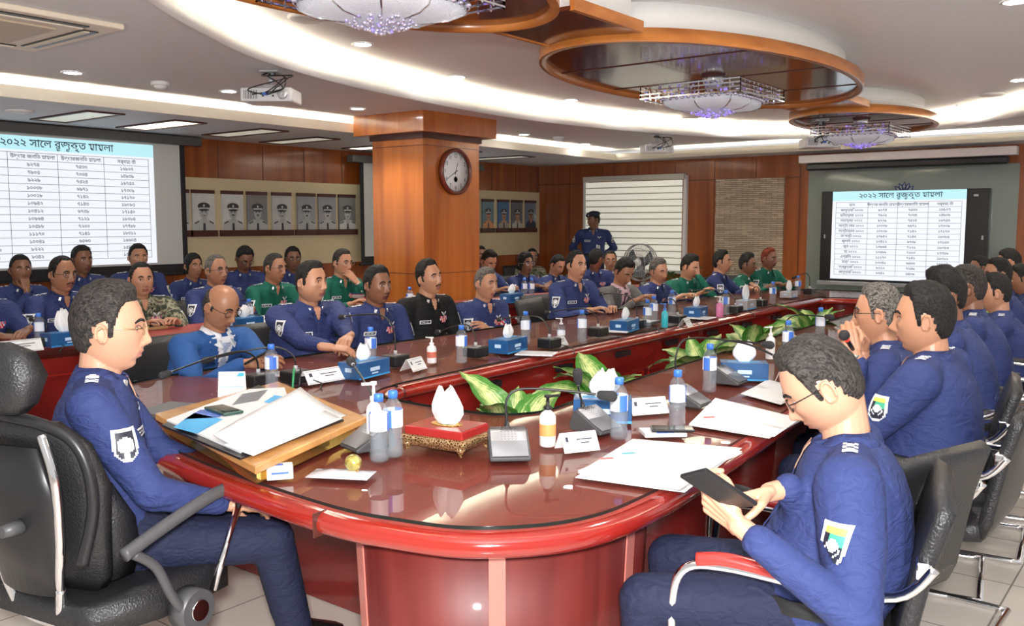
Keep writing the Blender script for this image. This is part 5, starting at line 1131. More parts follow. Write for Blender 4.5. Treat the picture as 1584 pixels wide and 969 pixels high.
    for (r,dz,mul) in((.076,-.025,1),(.065,.028,1),(.070,.034,1),(.100,-.020,1.0)):
        row=[]
        for i in range(n+1):
            a=math.radians(20+ (360-40)*i/n); fr=max(0,math.cos(a)); y=math.cos(a)*(r*.93+ (.022*fr if dz<.03 else 0)); x=math.sin(a)*r; row.append(cb+Vector((x*B**.5,y,dz-.030*fr**2*(1.9 if r>.08 else 1)-.010*(fr))))
        rows_.append(row)
    for rr in rows_: k.v+= [tuple(v) for v in rr]
    for j in range(3):
        for i in range(n): k.f.append((j*(n+1)+i,j*(n+1)+i+1,(j+1)*(n+1)+i+1,(j+1)*(n+1)+i))
    k.mi=[0]*len(k.f); k.sm=[True]*len(k.f)
    co_m={'suit_blue':shirt_w,'suit_grey':shirt_p}.get(cl,cmat)
    o=k.build('collar',co_m,body); s_=o.modifiers.new('s','SOLIDIFY'); s_.thickness=.003
    ch=nb.z-.17
    def chest(x,z,w,h,rows,nm,off=.007): return decal(body,nm,bvh,(x,.14+lean,z),(0,-1,0),w,h,rows,off=off,tol=.25,back=.09+belly)
    if not cl.startswith('suit') and near:
        PAL[0]=sk; chest(0,nb.z-.050,.062,.075,['.WWWWWWWW.','.WWWWWWWW.','..WWWWWW..','..WWWWWW..','...WWWW...','...WWWW...','....WW....'],'open_neck',off=.004); PAL[0]=cmat
        for s in(-1,1): chest(s*.085,nb.z-.215,.105,.040,['WWWWWWWWWW','WWWWWWWWWW','.WWWWWWWW.','...WWWW...'],'pocket_flap',off=.0065)
        chest(0,nb.z-.24,.026,.30,['WWW']*24,'placket',off=.0055); PAL[0]=badge_w
    if cl in('navy','green','black','camo') and badges:
        for i,s in enumerate((1,-1)):
            m=SH[i]*.45+EL[i]*.55 if False else SH[i]*.62+EL[i]*.38
            if near or (badges is True): decal(body,'arm_badge',bvh,m,(-s*.9,-.42,.05),.075,.088,SHIELD if s==1 else PATCH,off=.004)
            c_=nb.lerp(SH[i],.74)+Vector((0,-.002,.0)); 
            decal(body,'shoulder_badge',bvh,c_,(0,-.0,-1),.105,.05,EPA if near or len(label)%2 else EPB,up=(0,1,0),off=.005)
            k=MB(); k.box(cb+Vector((s*.052,.068,-.030)),(.018,.008,.042),rz=-s*.6,ry=-s*.3); k.build('collar_badge',badge_s,body,.003)
        chest(.085,ch,.085,.026,TAGM,'name_tag'); 
        if extra is None or not extra.get('noribbon'): chest(-.085,ch+.01,.085,.045,RIBS,'ribbon_bar'); 
        if near: chest(-.085,ch+.05,.05,.03,WING,'wing_badge')
        k=MB(); 
        for j in range(3 if near else 2):
            hit,nr,_,_=bvh.ray_cast(Vector((0,lean+.4,ch+.02-.075*j)),Vector((0,-1,0)),.6)
            if hit: k.ell(hit+Vector((0,.002,0)),(.005,.003,.005),8,6)
        if k.v: k.build('button',badge_k,body)
    if cl.startswith('suit'):
        V=[]; H_=30
        for j in range(H_):
            wd=int(round(13*(1-j/H_)))+1; V.append('.'*(15-wd)+'W'*(2*wd)+'.'*(15-wd))
        PAL[0]=shirt_w if cl=='suit_blue' else shirt_p; chest(0,nb.z-.165,.16,.28,V,'shirt_front',off=.008); 
        tie=mat('tie_'+cl,(.35,.42,.62) if cl=='suit_blue' else (.07,.025,.05),.4,var=.8 if cl=='suit_blue' else .1,bscale=90); PAL[0]=tie
        Tt=[]
        for j in range(22): wd=[3,3,2,1][j] if j<4 else 1+int(j/7); Tt.append('.'*(6-wd)+'W'*(2*wd)+'.'*(6-wd))
        chest(0,nb.z-.185,.11,.26,Tt,'tie',off=.015)
        for s in(-1,1):
            PAL[0]=cmat; L=[]
            for j in range(22):
                x0=int(round(9-8*j/22)); wv=4 if j<8 else 3; L.append(''.join('W' if x0<=i<x0+(wv if not(4<j<8) else wv+2) else '.' for i in range(18)))
            if s==1: L=[r_[::-1] for r_ in L]
            # lapel starts near the collar and runs down to the centre
            chest(s*.055,nb.z-.17,.14,.28,L if s==-1 else L,'lapel',off=.014)
        PAL[0]=badge_w
        if cl=='suit_blue':
            hit,nr,_,_=bvh.ray_cast(Vector((-.095,lean+.4,ch+.02)),Vector((0,-1,0)),.6)
            if hit: k=MB(); k.ell(hit,(.012,.005,.012),14,8); k.build('lapel_pin',gold,body)
    # ---- face details
    hb=BVHTree.FromPolygons([Vector(v) for v in hco],hfs)
    def onf(x,z,d=0):
        h_,n_,_,_=hb.ray_cast(Vector((x,.3,z)),Vector((0,-1,0)),.5); return (h_ or Vector((x,.09,z)))+Vector((0,d,0))
    head_e=[]
    if True:
        for s in(-1,1):
            c_=onf(s*.031*HS,.012*HS); k=MB(); k.ell(c_+Vector((0,-.0025,0)),(.0135,.0065,.0062*(1 if pitch<25 else .6)),14,10); k.ell(c_+Vector((.002,.0022,-.0005)),(.0055,.0028,.0055*(1 if pitch<25 else .6)),12,8,1)
            k.v=[tuple(Hm@Vector(v)) for v in k.v]; k.build('eye',[mat('eye_white',(.80,.76,.74),.3),mat('eye_iris',(.015,.01,.008),.15)],body)
            k=MB(); pts=[onf(s*x*HS,z*HS,.001) for x,z in((.014,.031),(.024,.0365),(.036,.036),(.047,.028))]; pts=curve_pts(pts,3); k.tube(pts,[.0028+.0020*math.sin(PI*i/(len(pts)-1)) for i in range(len(pts))],6)
            k.v=[tuple(Hm@Vector(v)) for v in k.v]; k.build('eyebrow',HAIR['black' if hair not in('grey',) else 'dark'],body)
            if near:
                k=MB(); pts=curve_pts([onf(s*x*HS,z*HS,.0012) for x,z in((.017,.013),(.024,.0185),(.034,.0195),(.045,.012))],3); k.tube(pts,.0014,5); k.v=[tuple(Hm@Vector(v)) for v in k.v]; k.build('eyelid',sk if pitch>25 else LIP['deep'],body)
    if moustache:
        k=MB()
        for s in(-1,1): pts=curve_pts([onf(s*x*HS,z*HS,.0005) for x,z in((.002,-.0465),(.012,-.047),(.022,-.052),(.028,-.058))],3); k.tube(pts,[.0045,.005,.0052,.005,.0048,.0045,.004,.0035,.002,.001][:len(pts)],7)
        k.v=[tuple(Hm@Vector(v)) for v in k.v]; k.build('moustache',HAIR[hair if hair!='henna' else 'dark'],body)
    if hair!='none':
        k=hair_mesh(hp,2 if near else 1); k.v=[tuple(Hm@(Vector(v)*HS)) for v in k.v]; k.build('hair',HAIR[hair],body)
        if hp.get('bun'):
            k=MB(); k.ell((0,-.115,-.03),(.045,.035,.045),18,12); k.v=[tuple(Hm@Vector(v)) for v in k.v]; k.build('hair_bun',HAIR[hair],body)
    if glasses:
        k=MB(); kl=MB(); gy=max(onf(.03,.01).y,onf(.03,.02).y)+.012
        for s in(-1,1):
            pts=[]
            for i in range(21):
                t=2*PI*i/20; c_,s_=math.cos(t),math.sin(t); pts.append(Vector((s*.034+.025*math.copysign(abs(c_)**.7,c_),gy-.006*abs(c_)*0,.010+.0165*math.copysign(abs(s_)**.75,s_))))
            k.tube(pts,.0016 if glasses!='rimless' else .0007,6); kl.add(pts[:-1],[tuple(range(20))],0,False)
            k.tube([Vector((s*.059,gy,.016)),Vector((s*.076,gy-.02,.015)),Vector((s*.084,-.01,.012)),Vector((s*.083,-.03,-.004))],.0016,6)
        k.tube([Vector((-.010,gy,.013)),Vector((0,gy+.003,.016)),Vector((.010,gy,.013))],.0015,6)
        for q in(k,kl): q.v=[tuple(Hm@(Vector(v)*HS)) for v in q.v]
        g_=k.build('glasses',{'black':black,'silver':steel,'rimless':mat('wire_gold',(.5,.38,.2),.25,.9)}[glasses],body); kl.build('lens',lens,g_)
    if extra and extra.get('beret'):
        k=MB(); k.ell((0,-.01,.085),(.095,.115,.05),24,12); k.lathe([(.080,.055),(.084,.07),(.08,.09)],n=24,sy=1.2); k.v=[tuple(Hm@(Matrix.Rotation(.12,4,'Y')@Vector(v))) for v in k.v]; be=k.build('beret',mat('beret_navy',(.012,.014,.035),.8),body)
        k=MB(); k.ell((-.03,.098,.085),(.016,.006,.018),14,8); k.v=[tuple(Hm@Vector(v)) for v in k.v]; k.build('cap_badge',badge_s,be)
    if extra and extra.get('card'):
        decal(body,'id_card',bvh,(-.07,.3,nb.z-.26),(0,-1,0),.055,.085,["WWWWW","WwwwW","WwKwW","WwwwW","WWWWW"],off=.006)
    if extra and extra.get('watch') is not None:
        i=extra['watch']; d=(tg[i]-EL[i]).normalized(); c_=tg[i]-d*.02; k=MB(); k.cyl(c_-d*.012,c_+d*.012,.031,.031,20); k.build('wristwatch',steel,body)
    return body,MW,tg
# ------------------------------------------------ chairs
def visitor_chair(label,loc=(0,0,0),rz=0,pad=leather,grp='black leather chrome framed chairs',first=None,h=.98):
    t=thing('visitor_chair',loc,label,'chair',grp,rz)
    k=MB(); rings=[]
    def panel(secs,w,th):
        rings=[]
        for y,z,nx_,nz in secs:
            r=[]
            for u,v in((-1,-1),(-.96,-1.25),(0,-1.3),(.96,-1.25),(1,-1),(1,1),(.96,1.25),(0,1.3),(-.96,1.25),(-1,1)): r.append(Vector((u*w/2,y+nx_*v*th/2,z+nz*v*th/2)))
            rings.append(r)
        return rings
    k.loft(panel([(-.235,.44,.9,.3),(-.255,.49,1,.1),(-.275,.60,1,.1),(-.30,.73,1,.15),(-.33,.83,1,.2),(-.345,.87,.8,.5)],.46,.035)); k.build('backrest',leather,t)
    k=MB(); k.loft(panel([(-.24,.455,.2,1),(-.20,.445,0,1),(0,.43,0,1),(.20,.44,0,1),(.25,.43,.3,1),(.265,.41,.7,.6)],.47,.05)); k.build('seat',leather,t)
    for s in(-1,1):
        k=MB(); x=s*.265
        k.tube(curve_pts([(x,-.32,.74),(x,-.24,.66),(x,-.05,.655),(x,.15,.67),(x,.25,.65),(x,.28,.55),(x,.27,.35),(x,.24,.06),(x,.20,.016),(x,.05,.013),(x,-.25,.013)],6),.0125,10); k.build('side_frame',chrome,t)
        k=MB(); k.tube(curve_pts([(x,-.14,.672),(x,.0,.675),(x,.14,.69),(x,.22,.68)],6),[.018]*19,10,flat=.8); k.build('arm_pad',pad,t)
        k=MB(); k.box((s*.245,-.295,.73),(.05,.03,.04)); k.box((s*.25,.0,.43),(.03,.35,.02)); k.build('bracket',chrome,t,.004)
    k=MB(); k.tube([(-.265,-.25,.013),(.265,-.25,.013)],.0125,10); k.tube([(-.25,.12,.40),(.25,.12,.40)],.010,8); k.tube([(-.245,-.31,.72),(.245,-.31,.72)],.008,8); k.build('cross_bar',chrome,t)
    return t
CH0=None
def chair_at(root,yaw,label,z=0,grp='black leather chrome framed chairs',dy=-.02):
    global CH0
    R=Matrix.Rotation(math.radians(yaw),4,'Z'); p=root+R@Vector((0,dy,0))
    if CH0 is None: CH0=visitor_chair(label,(p.x,p.y,0),math.radians(yaw),grp=grp); return CH0
    c=copy_tree(CH0); c.location=(p.x,p.y,0); c.rotation_euler=(0,0,math.radians(yaw)); c['label']=label; c['group']=grp; return c
# ------------------------------------------------ the chief and his office chair
mh=PD(171,511,2.75)
chief,MW,tg=person('man in navy uniform with rimless glasses seated in the high-backed office chair, seen from behind',mh,-30,hyaw=-38,pitch=4,lean=-.05,cl='navy',skin='fair',hair='dark',hp={'size':1.06,'hair_t':.018,'recede':.3,'nose':.9},hands=[(.17,.31,.665),(-.12,.33,.67)],near=2,glasses='rimless',build=1.04,belly=.01,extra={'noribbon':1,'fy':.52,'fx':-.08},spread=.03)
root=MW.translation
t=thing('office_chair',(root.x+.075,root.y-.075,.0),'black high-backed swivel office chair with chrome frame and looped armrests','chair',None,math.radians(10))
def slab(secs,m,name,par,u=9,bev=0):
    k=MB(); rings=[]
    for (y,z,w,th,cv,ny,nz) in secs:
        r=[]
        for i in range(u): a=i/(u-1)*2-1; r.append(Vector((a*w/2,y+cv*a*a+ny*th/2,z+nz*th/2)))
        for i in reversed(range(u)): a=i/(u-1)*2-1; r.append(Vector((a*w/2,y+cv*a*a-ny*th/2,z-nz*th/2)))
        rings.append(r)
    k.loft(rings); return k.build(name,m,par,bev)
bk=slab([(-.17,.50,.26,.03,.03,1,0),(-.20,.55,.36,.035,.04,1,0),(-.235,.68,.43,.035,.05,1,.1),(-.25,.82,.46,.035,.06,1,0),(-.28,.94,.43,.03,.05,1,.1),(-.30,1.0,.30,.025,.03,1,.2)],leather,'backrest',t)
k=MB(); k.tube(curve_pts([(.20,-.25,.62),(.235,-.235,.80),(.19,-.26,.96),(0,-.33,1.02),(-.19,-.26,.96),(-.235,-.235,.80),(-.20,-.25,.62)],8),.016,10); k.build('back_rim',black,t)
k=MB()
for s in(-1,1): k.tube(curve_pts([(s*.16,-.32,.98),(s*.19,-.31,.86),(s*.17,-.29,.70),(s*.12,-.26,.54),(s*.05,-.18,.43)],8),.012,10)
k.tube(curve_pts([(-.12,-.26,.54),(-.08,-.24,.44),(0,-.22,.41),(.08,-.24,.44),(.12,-.26,.54)],8),.014,10)
k.build('back_frame',chrome,t)
slab([(-.285,.52,.22,.012,.02,1,0),(-.31,.66,.30,.014,.03,1,0),(-.325,.80,.33,.014,.03,1,0),(-.335,.94,.27,.014,.02,1,0)],black,'back_shell',t)
k=MB(); k.cyl((.05,-.31,.72),(.05,-.37,.72),.022,.016,12); k.cyl((-.16,-.31,.78),(-.16,-.36,.78),.016,.016,12); k.build('adjuster_knob',dgrey,t)
hr=slab([(-.36,1.03,.20,.03,.03,1,0),(-.37,1.06,.27,.05,.04,1,0),(-.365,1.13,.30,.06,.05,1,0),(-.36,1.19,.25,.045,.04,1,0),(-.36,1.215,.14,.02,.02,1,0)],leather,'headrest',t)
k=MB(); 
for s in(-1,1): k.tube(curve_pts([(s*.04,-.36,.97),(s*.045,-.39,1.04),(s*.07,-.40,1.11)],6),.010,8); k.cyl((s*.07,-.39,1.11),(s*.07,-.415,1.11),.018,.014,12)
k.build('headrest_bracket',dgrey,hr)
slab([(-.26,.46,.34,.05,0,.2,1),(-.23,.455,.46,.08,0,0,1),(-.05,.45,.52,.09,0,0,1),(.12,.452,.52,.09,0,0,1),(.22,.44,.48,.08,0,0,1),(.27,.42,.36,.04,0,.5,.8)],leather,'seat',t)
slab([(-.115,.52,.30,.07,.03,1,0),(-.13,.60,.36,.08,.04,1,0),(-.15,.70,.38,.08,.04,1,0),(-.165,.80,.30,.05,.03,1,0)],leather,'lumbar_cushion',t)
for s in(-1,1):
    a=MB(); x=s*.30; a.tube(curve_pts([(x,-.20,.645),(x,-.10,.675),(x,.06,.715),(x,.17,.73),(x,.22,.715),(x,.225,.68)],7),[.019]*36,12); ar=a.build('armrest',dgrey,t)
    MB().tube(curve_pts([(x,-.17,.64),(x,-.10,.58),(x,-.05,.48),(x,-.01,.42)],7),.014,10).build('rear_strut',dgrey,ar); MB().tube([(x,.215,.67),(x,.10,.44)],.011,10).build('front_strut',chrome,ar)
    k=MB(); k.cyl((x-s*.04,.03,.41),(x+s*.02,.03,.41),.062,.058,28); d_=k.build('side_disc',dgrey,ar); MB().cyl((x+s*.02,.03,.41),(x+s*.026,.03,.41),.032,.030,24).build('chrome_cap',chrome,d_)
MB().cyl((0,0,.10),(0,0,.40),.03,.025,18).build('gas_lift',chrome,t)
MB().box((0,0,.38),(.20,.22,.05)).build('mechanism',black,t,.01)
for i in range(5):
    a=i*2*PI/5+.3; k=MB(); d=Vector((math.cos(a),math.sin(a),0)); k.tube([Vector((0,0,.12)),d*.16+Vector((0,0,.105)),d*.31+Vector((0,0,.075))],[.028,.022,.016],10); lg=k.build('base_arm',chrome,t)
    k=MB(); e=Vector((-d.y,d.x,0)); c_=d*.31+Vector((0,0,.03)); k.cyl(c_-e*.028,c_-e*.006,.03,.03,18); k.cyl(c_+e*.006,c_+e*.028,.03,.03,18); k.box((c_.x,c_.y,.05),(.03,.03,.03)); k.build('caster',black,lg)
# ------------------------------------------------ front row, left arm of the table
U='navy police-style uniform'
FR='officers in the front row on the left'
def camyaw(h): return math.degrees(math.atan2(h.x,-h.y))   # the yaw that would face the photographer
def seat(label,h,yaw,chl,**kw):
    if 'off' in kw:
        bo,ho=kw.pop('off'); kw.pop('hyaw',0); yaw=camyaw(h)+bo; kw['hyaw']=camyaw(h)+ho
    z=kw.pop('nochair',False); b,MW,tg=person(label,h,yaw,**kw)
    if not z: chair_at(MW.translation,yaw,chl)
    return b,MW,tg
L=lambda px,py,X: PXp(px,py,X)
_,_,ts=seat('bald man in blue suit and pale tie looking down at his phone',L(342,476,-4.15),-62,'black chair under the man in the blue suit',off=(40, 46),hyaw=-52,pitch=26,lean=.16,cl='suit_blue',skin='brown',hair='dark',hp={'bald':1,'w':1.05,'hair_t':.010,'jaw':.95},near=1,glasses='black',build=1.08,target=[PXp(388,562,-3.78),PXp(420,556,-3.72)],curl=.55,extra={'hand0':((-.5,.8,.1),(1,0,.5)),'hand1':((.5,.8,.1),(-1,0,.5))})
ph_=PXp(402,551,-3.69); t=thing('mobile_phone',ph_,'black phone held by the man in the blue suit','phone',None,-.4); t.rotation_euler=(.5,0,-1.0); MB().box((0,0,0),(.075,.155,.010)).build('body',black,t,.003); MB().box((0,0,.0055),(.068,.145,.001)).build('glass_face',mat('phone_glass2',(.02,.02,.03),.05,coat=1),t)
seat('heavy officer in navy uniform with folded hands beside the blue suited man',L(482,438,-4.35),-72,'black chair under the heavy officer with folded hands',off=(38, 50),hyaw=-60,pitch=0,lean=.10,skin='tan',hair='black',hp={'w':1.10,'fat':.9,'hair_t':.012,'jaw':1.25,'nose':1.15,'quiff':.006},near=1,build=1.17,belly=.035,target=[PXp(538,552,-3.72),PXp(552,546,-3.70)],hands='fold',curl=.6)
seat('officer in navy uniform with stern look behind the first blue tissue box',L(584,443,-4.35),-74,'black chair under the stern officer third from the chief',off=(40, 42),hyaw=-60,pitch=2,lean=.10,skin='deep',hair='black',hp={'w':1.02,'hair_t':.015,'jaw':1.1,'nose':1.2,'fat':.3},near=1,build=1.08,hands='lap')
seat('officer in black uniform with ribbons, head tilted, before the column',L(664,431,-4.45),-74,'black chair under the officer in black uniform',off=(42, 46),hyaw=-58,pitch=-3,roll=8,lean=.02,cl='black',skin='tan',hair='black',hp={'w':.98,'hair_t':.016,'recede':.7,'jaw':1.05},near=1,moustache=True,build=1.05,hands='lap')
seat('officer with short greying hair and crossed arms right of the black uniform',L(752,440,-4.4),-72,'black chair under the officer with crossed arms',off=(42, 46),hyaw=-58,pitch=4,lean=.04,skin='tan',hair='grey',hp={'w':1.0,'hair_t':.009,'recede':.2},near=1,hands='cross',build=1.03)
e_=PXp(832,495,-4.55); chair_at(Vector((e_.x+.3,e_.y,0)),-80,'empty black chair between the crossed arms officer and the next navy officer')
seat('tall officer in navy uniform right of the empty chair',L(892,412,-4.35),-72,'black chair under the tall officer right of the empty chair',off=(45, 42),hyaw=-58,lean=.06,skin='tan',hair='black',hp={'w':.98,'hair_t':.012,'recede':.8},near=1,build=1.05,hands='table')
seat('man in grey suit and pink shirt looking down at his laptop',L(965,422,-4.3),-66,'black chair under the man in the grey suit',off=(50, 40),hyaw=-50,pitch=30,lean=.14,cl='suit_grey',skin='brown',hair='black',hp={'hair_t':.019},near=1,build=1.05,hands='read')
seat('officer in navy uniform leaning right, beside the grey suited man',L(1019,420,-4.35),-60,'black chair under the officer beside the grey suited man',off=(55, 45),hyaw=-70,pitch=12,roll=10,lean=.08,skin='tan',hair='grey',hp={'hair_t':.014},near=0,hands='table')
seat('officer in green uniform hiding his face behind a raised hand',L(1067,414,-4.35),-95,'black chair under the officer hiding his face',off=(45, 60),hyaw=-100,pitch=20,lean=.10,cl='green',skin='tan',hair='black',hp={'hair_t':.020},near=0,build=1.1,hands=[(.14,.42,.80),(-.02,.24,1.02)],extra={'hand1':((.1,-.2,1),(0,1,0))})
seat('officer in navy uniform turned to the right with clasped hands',L(1117,406,-4.35),-50,'black chair under the officer with clasped hands',off=(75, 80),hyaw=-30,lean=.10,skin='tan',hair='black',hp={'hair_t':.016},near=0,hands='fold')
seat('officer in green uniform with glasses, second from the far end',L(1157,410,-4.3),-55,'black chair under the green officer with glasses',off=(70, 72),hyaw=-38,pitch=4,lean=.10,cl='green',skin='deep',hair='black',hp={'hair_t':.018},near=0,glasses='black',hands='table')
seat('officer in green uniform with reddish hair at the far end of the left arm',L(1190,401,-4.2),-70,'black chair under the officer with reddish hair',off=(50, 55),hyaw=-40,pitch=4,lean=.08,cl='green',skin='deep',hair='henna',hp={'hair_t':.012},near=0,hands='table')
# ------------------------------------------------ second row, rear table
S2='second row'
seat('navy officer cut by the left edge, only arms and chest in view',L(-28,435,-6.3),-72,'black chair at the left edge behind the rear table',off=(30, 30),hyaw=-60,skin='deep',hair='black',near=0,hands='fold',belly=.02)
seat('navy officer with glasses behind the rear table, left of the chief',L(97,426,-6.3),-62,'black chair under the glasses officer behind the rear table',off=(32, 36),hyaw=-58,pitch=4,skin='brown',hair='black',hp={'recede':1,'hair_t':.010},near=1,glasses='black',moustache=True,hands='table')
seat('officer in camouflage uniform with ribbons behind the rear table',L(219,434,-6.3),-52,'black chair under the camouflage officer',off=(22, 18),hyaw=-42,pitch=2,cl='camo',skin='tan',hair='black',hp={'recede':.8,'w':1.03,'fat':.5},near=1,hands='table',build=1.08)
seat('grey haired navy officer with glasses half hidden behind the blue suited man',L(335,420,-6.3),-66,'black chair behind the blue suited man',off=(38, 40),hyaw=-58,skin='brown',hair='grey',hp={'recede':.9,'hair_t':.009},near=1,glasses='black',hands='read')
seat('officer in green uniform with glasses leaning on the rear table',L(425,416,-6.25),-88,'black chair under the green officer leaning on the rear table',off=(38, 52),hyaw=-68,pitch=4,cl='green',skin='brown',hair='dark',hp={'hair_t':.008},near=1,glasses='black',lean=.16,hands=[(.12,.45,.80),(-.12,.48,.80)])
seat('officer in green uniform with a hand over his mouth, left of the column',L(530,408,-6.3),-60,'black chair under the green officer left of the column',off=(38, 42),hyaw=-50,pitch=4,cl='green',skin='tan',hair='dark',hp={'hair_t':.012},near=1,glasses='silver',lean=.10,hands=[(.10,.36,.80),(-.04,.28,.99)],extra={'hand1':((.45,-.35,.65),(0,1,.2)),'watch':1})
seat('navy officer bending his head just right of the column',L(756,406,-6.35),-60,'black chair just right of the column',off=(45, 35),hyaw=-52,pitch=26,skin='tan',hair='black',hp={'hair_t':.018},near=0,hands='table')
seat('woman in navy uniform with glasses and tied black hair, arms on the rear table',L(813,409,-6.3),-62,'black chair under the woman with glasses',off=(40, 38),hyaw=-50,pitch=0,skin='deep',hair='black',hp={'hair_t':.020,'long':1,'bun':1,'w':.95},near=0,glasses='silver',build=.92,lean=.14,hands='fold')
seat('navy officer looking down to the right of the woman',L(862,411,-6.2),-60,'black chair right of the woman with glasses',off=(50, 45),hyaw=-48,pitch=28,skin='tan',hair='black',near=0,lean=.14,hands='read')
w1=PD(922,402,10.9); seat('dark haired officer turned away before the standing guard',w1,-110,'black chair under the officer turned away',off=(20, 140),hyaw=-130,pitch=10,skin='deep',hair='black',near=0,hands='lap')
w2=PD(944,404,11.6); seat('man in white shirt with glasses near the window blind',w2,-150,'black chair under the man in white shirt',off=(10, 5),hyaw=-165,cl='white',skin='brown',hair='dark',hp={'recede':.6},near=0,glasses='black',hands='lap',badges=False)
# ------------------------------------------------ third row along the wall
W3='third row'
seat('navy officer resting his hand on his mouth, far left by the wall',L(32,419,-7.9),-62,'black chair by the wall, far left',off=(25, 15),hyaw=-56,skin='deep',hair='black',near=0,hands=[(.02,.24,.97),(-.12,.3,.66)],extra={'hand0':((-.1,-.4,.9),(0,1,0))})
seat('navy officer with dark face looking right below the projected table',L(127,404,-7.9),-62,'black chair below the projected table',off=(25, 30),hyaw=-62,skin='deep',hair='black',hp={'hair_t':.015},near=0,hands='lap')
seat('young navy officer facing forward beneath the screen corner',L(214,400,-7.9),-56,'black chair beneath the screen corner',off=(15, 15),hyaw=-44,skin='tan',hair='black',hp={'hair_t':.014},near=0,hands='lap')
seat('woman in navy uniform with hair tied back, right of the left screen',L(299,413,-7.9),-60,'black chair right of the left screen',off=(25, 32),hyaw=-55,skin='brown',hair='black',hp={'long':1,'bun':1,'w':.95},near=0,build=.92,hands='lap')
seat('navy officer with glasses bending over, under the first portraits',L(378,402,-7.9),-52,'black chair under the first portraits',off=(15, 25),hyaw=-48,pitch=28,skin='deep',hair='black',hp={'hair_t':.020},near=0,glasses='black',hands='lap')
seat('navy officer with glasses behind the green officer, under the middle portraits',L(453,402,-7.9),-58,'black chair under the middle portraits',off=(15, 15),hyaw=-54,skin='deep',hair='black',hp={'hair_t':.018},near=0,glasses='black',hands='lap')
seat('officer by the wall mostly hidden by the right side of the column',L(743,396,-7.9),-60,'black chair hidden by the column',off=(30, 30),hyaw=-50,skin='deep',hair='black',near=0,hands='lap')
seat('camouflage officer by the wall half hidden behind the woman with glasses',L(823,399,-7.9),-60,'black chair by the wall behind the woman',off=(30, 20),hyaw=-60,cl='camo',skin='deep',hair='black',near=0,hands='lap')
g=PYp(918,341,11.35); 
person('standing guard in navy uniform and beret before the window blind',g,-147,hyaw=-205,pitch=8,cl='navy',skin='deep',hair='black',near=1,stand=True,hands='behind',build=1.0,lean=.0,extra={'beret':1,'card':1,'noribbon':1})
# ------------------------------------------------ right arm of the table
hp34=PD(1272,600,2.32)
_,MW34,t34=person('officer with glasses at lower right looking down at the phone in his hands',hp34,106,hyaw=112,pitch=36,lean=-.05,skin='fair',hair='dark',hp={'size':1.0,'hair_t':.016,'fat':.8,'w':1.05},near=2,glasses='black',build=1.18,belly=.04,target=[PD(1190,762,2.20),PD(1142,812,2.02)],curl=(.75,.9),extra={'hand0':((-.55,.8,-.15),(.5,.2,1)),'hand1':((.25,.8,.45),(-.8,.2,-.5)),'noribbon':1},spread=.03)
R34=MW34.translation
c34=visitor_chair('black chair with chrome frame and red arm pads under the officer with the phone',(R34.x-.07,R34.y+.03,0),math.radians(104),pad=mat('arm_pad_red',(.60,.03,.025),.3,coat=.5),grp=None)
pc_=PD(1112,758,1.98); t=thing('mobile_phone',pc_,'dark phone held up by the officer with glasses at lower right','phone'); 
zx=Vector(rt*.62-Vector((0,0,1))*.45+fh*.25).normalized(); nrm_=(Vector(hp34)-pc_).normalized(); M=frame(pc_,zx,nrm_); t.rotation_euler=M.to_euler()
MB().box((0,0,0),(.078,.165,.010)).build('case',black,t,.003); MB().box((0,0,.0056),(.070,.152,.001)).build('glass_face',mat('phone_lit',(.10,.10,.06),.08,coat=1),t)
chair_at(Vector((-.92,2.82,0)),72,'empty black chair with chrome frame right behind the officer with the phone')
RR='right row'
seat('broad officer in navy uniform in profile, second along the right side',PD(1428,496,3.4),88,'black chair under the broad officer in profile',hyaw=104,pitch=3,lean=-.02,skin='tan',hair='black',hp={'size':1.04,'hair_t':.017,'fat':.7,'w':1.05,'nose':1.1},near=2,build=1.18,belly=.03,hands=[(.10,.36,.80),(-.12,.34,.80)],extra={'noribbon':1})
_,_,t36=seat('grey haired officer with glasses holding a microphone to his mouth',PD(1358,487,3.95),100,'black chair under the officer holding the microphone',hyaw=102,pitch=5,lean=.14,skin='tan',hair='grey',hp={'hair_t':.015},near=1,glasses='black',build=1.08,target=[PD(1335,548,3.85),PD(1322,545,3.7)],curl=.9,extra={'noribbon':1,'watch':1,'hand1':((.1,.4,.9),(-1,0,.1)),'hand0':((-.1,.4,.9),(1,0,.1))})
q=PD(1306,519,3.62); t=thing('hand_microphone',q,'dark microphone with red light held by the grey haired officer','microphone'); k=MB(); v=(PD(1322,545,3.7)-q); k.tube([Vector(),v*.6,v],[.008,.009,.008],10); k.build('stem',black,t); MB().ell((0,0,0),(.022,.022,.022),16,12).build('foam_head',MATS['mic_foam'],t); MB().ell(tuple(v*.25),(.011,.011,.011),12,8).build('red_ring',mat('red_light',(.7,.02,.02),.4,emit=(1,.05,.03),estr=1),t)
seat('navy officer with thick black hair hidden behind the broad officer',PD(1458,460,4.35),96,'black chair behind the broad officer',hyaw=125,pitch=8,skin='deep',hair='black',hp={'hair_t':.024},near=1,build=1.12,hands='table')
seat('dark skinned navy officer with glasses and cropped hair, right side',PD(1494,447,4.9),98,'black chair under the cropped haired officer',hyaw=106,pitch=2,skin='deep',hair='dark',hp={'hair_t':.009},near=1,glasses='black',build=1.08,hands='table')
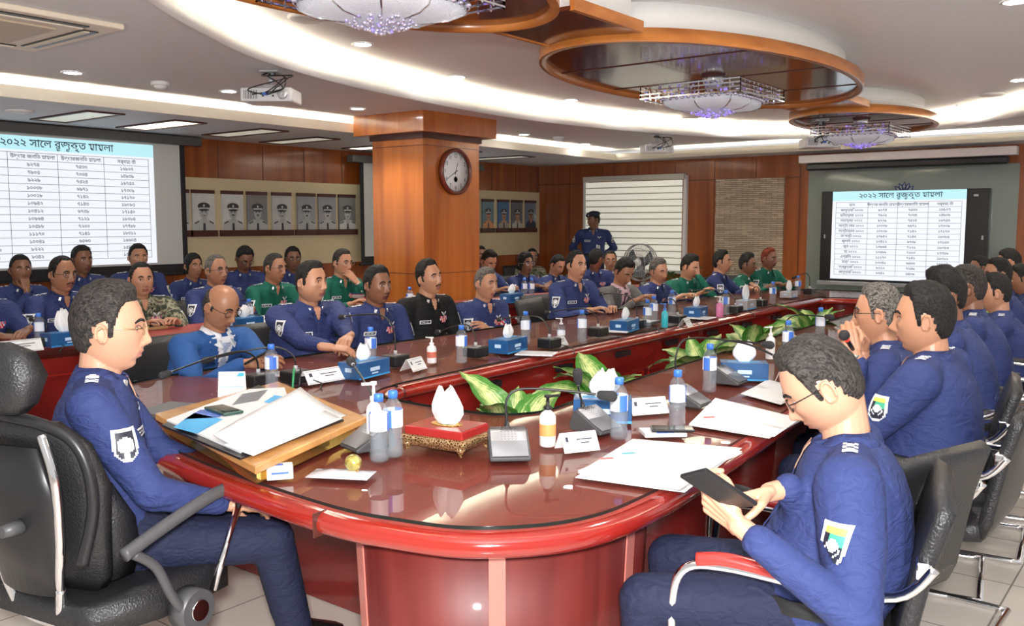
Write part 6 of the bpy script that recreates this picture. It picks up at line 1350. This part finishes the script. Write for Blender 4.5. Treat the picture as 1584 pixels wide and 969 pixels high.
seat('navy officer with short black hair next beyond the cropped haired officer',PD(1538,454,5.85),98,'black chair beyond the cropped haired officer',hyaw=108,pitch=6,skin='tan',hair='black',near=0,build=1.05,hands='table')
seat('black haired navy officer showing mostly the back of his head, right side',PD(1543,426,6.9),98,'black chair under the officer showing the back of his head',hyaw=120,pitch=6,skin='brown',hair='black',near=0,hands='table')
seat('navy officer looking down at the right edge of the photo',PD(1580,433,7.6),98,'black chair at the right edge of the photo',hyaw=110,pitch=16,skin='brown',hair='black',near=0,hands='table')
seat('navy officer turned left below the right end of the far display',PD(1562,406,8.6),96,'black chair below the right end of the display',hyaw=95,pitch=22,skin='tan',hair='black',near=0,hands='read')
w=PD(1516,416,9.3); seat('officer at the far end of the table, only black hair in view',w,140,'black chair at the far end of the table',hyaw=120,pitch=8,skin='deep',hair='black',near=0,hands='table')
# corner palm by the window
p=PYp(1045,420,11.45); t=thing('potted_palm',(p.x,11.45,0),'green palm in a pot before the window blind, right of the fan','plant')
MB().lathe([(.10,0),(.14,.02),(.17,.28),(.18,.30),(.155,.30),(.0001,.27)],n=24).build('pot',pot_m,t)
rnd=random.Random(2)
for i in range(11):
    a=i*2.4; el=rnd.uniform(.7,1.25); L_=rnd.uniform(.55,.8); base=Vector((0,0,.28)); pts=[]
    for j in range(9): u=j/8; pts.append(base+Vector((math.cos(a)*L_*u*math.cos(el)*1.3,math.sin(a)*L_*u*math.cos(el)*.7,L_*(u*math.sin(el)*1.2-.35*u**3))))
    k=MB(); k.tube(pts,.004,5)
    for j in range(2,9):
        for s in(-1,1):
            d=(pts[j]-pts[j-1]).normalized(); e=d.cross(Vector((0,0,1))).normalized()*s; q=pts[j]; tip=q+(e*.13+d*.12)*(1.15-j/12)+Vector((0,0,-.02)); w_=d*.012; k.add([q-w_,q+w_,(q+tip)/2+w_*1.2+Vector((0,0,.008)),tip,(q+tip)/2-w_*1.2],[(0,1,2,3,4)],0,False)
    k.build('frond',palm_m,t)
print('objects',len(bpy.data.objects))
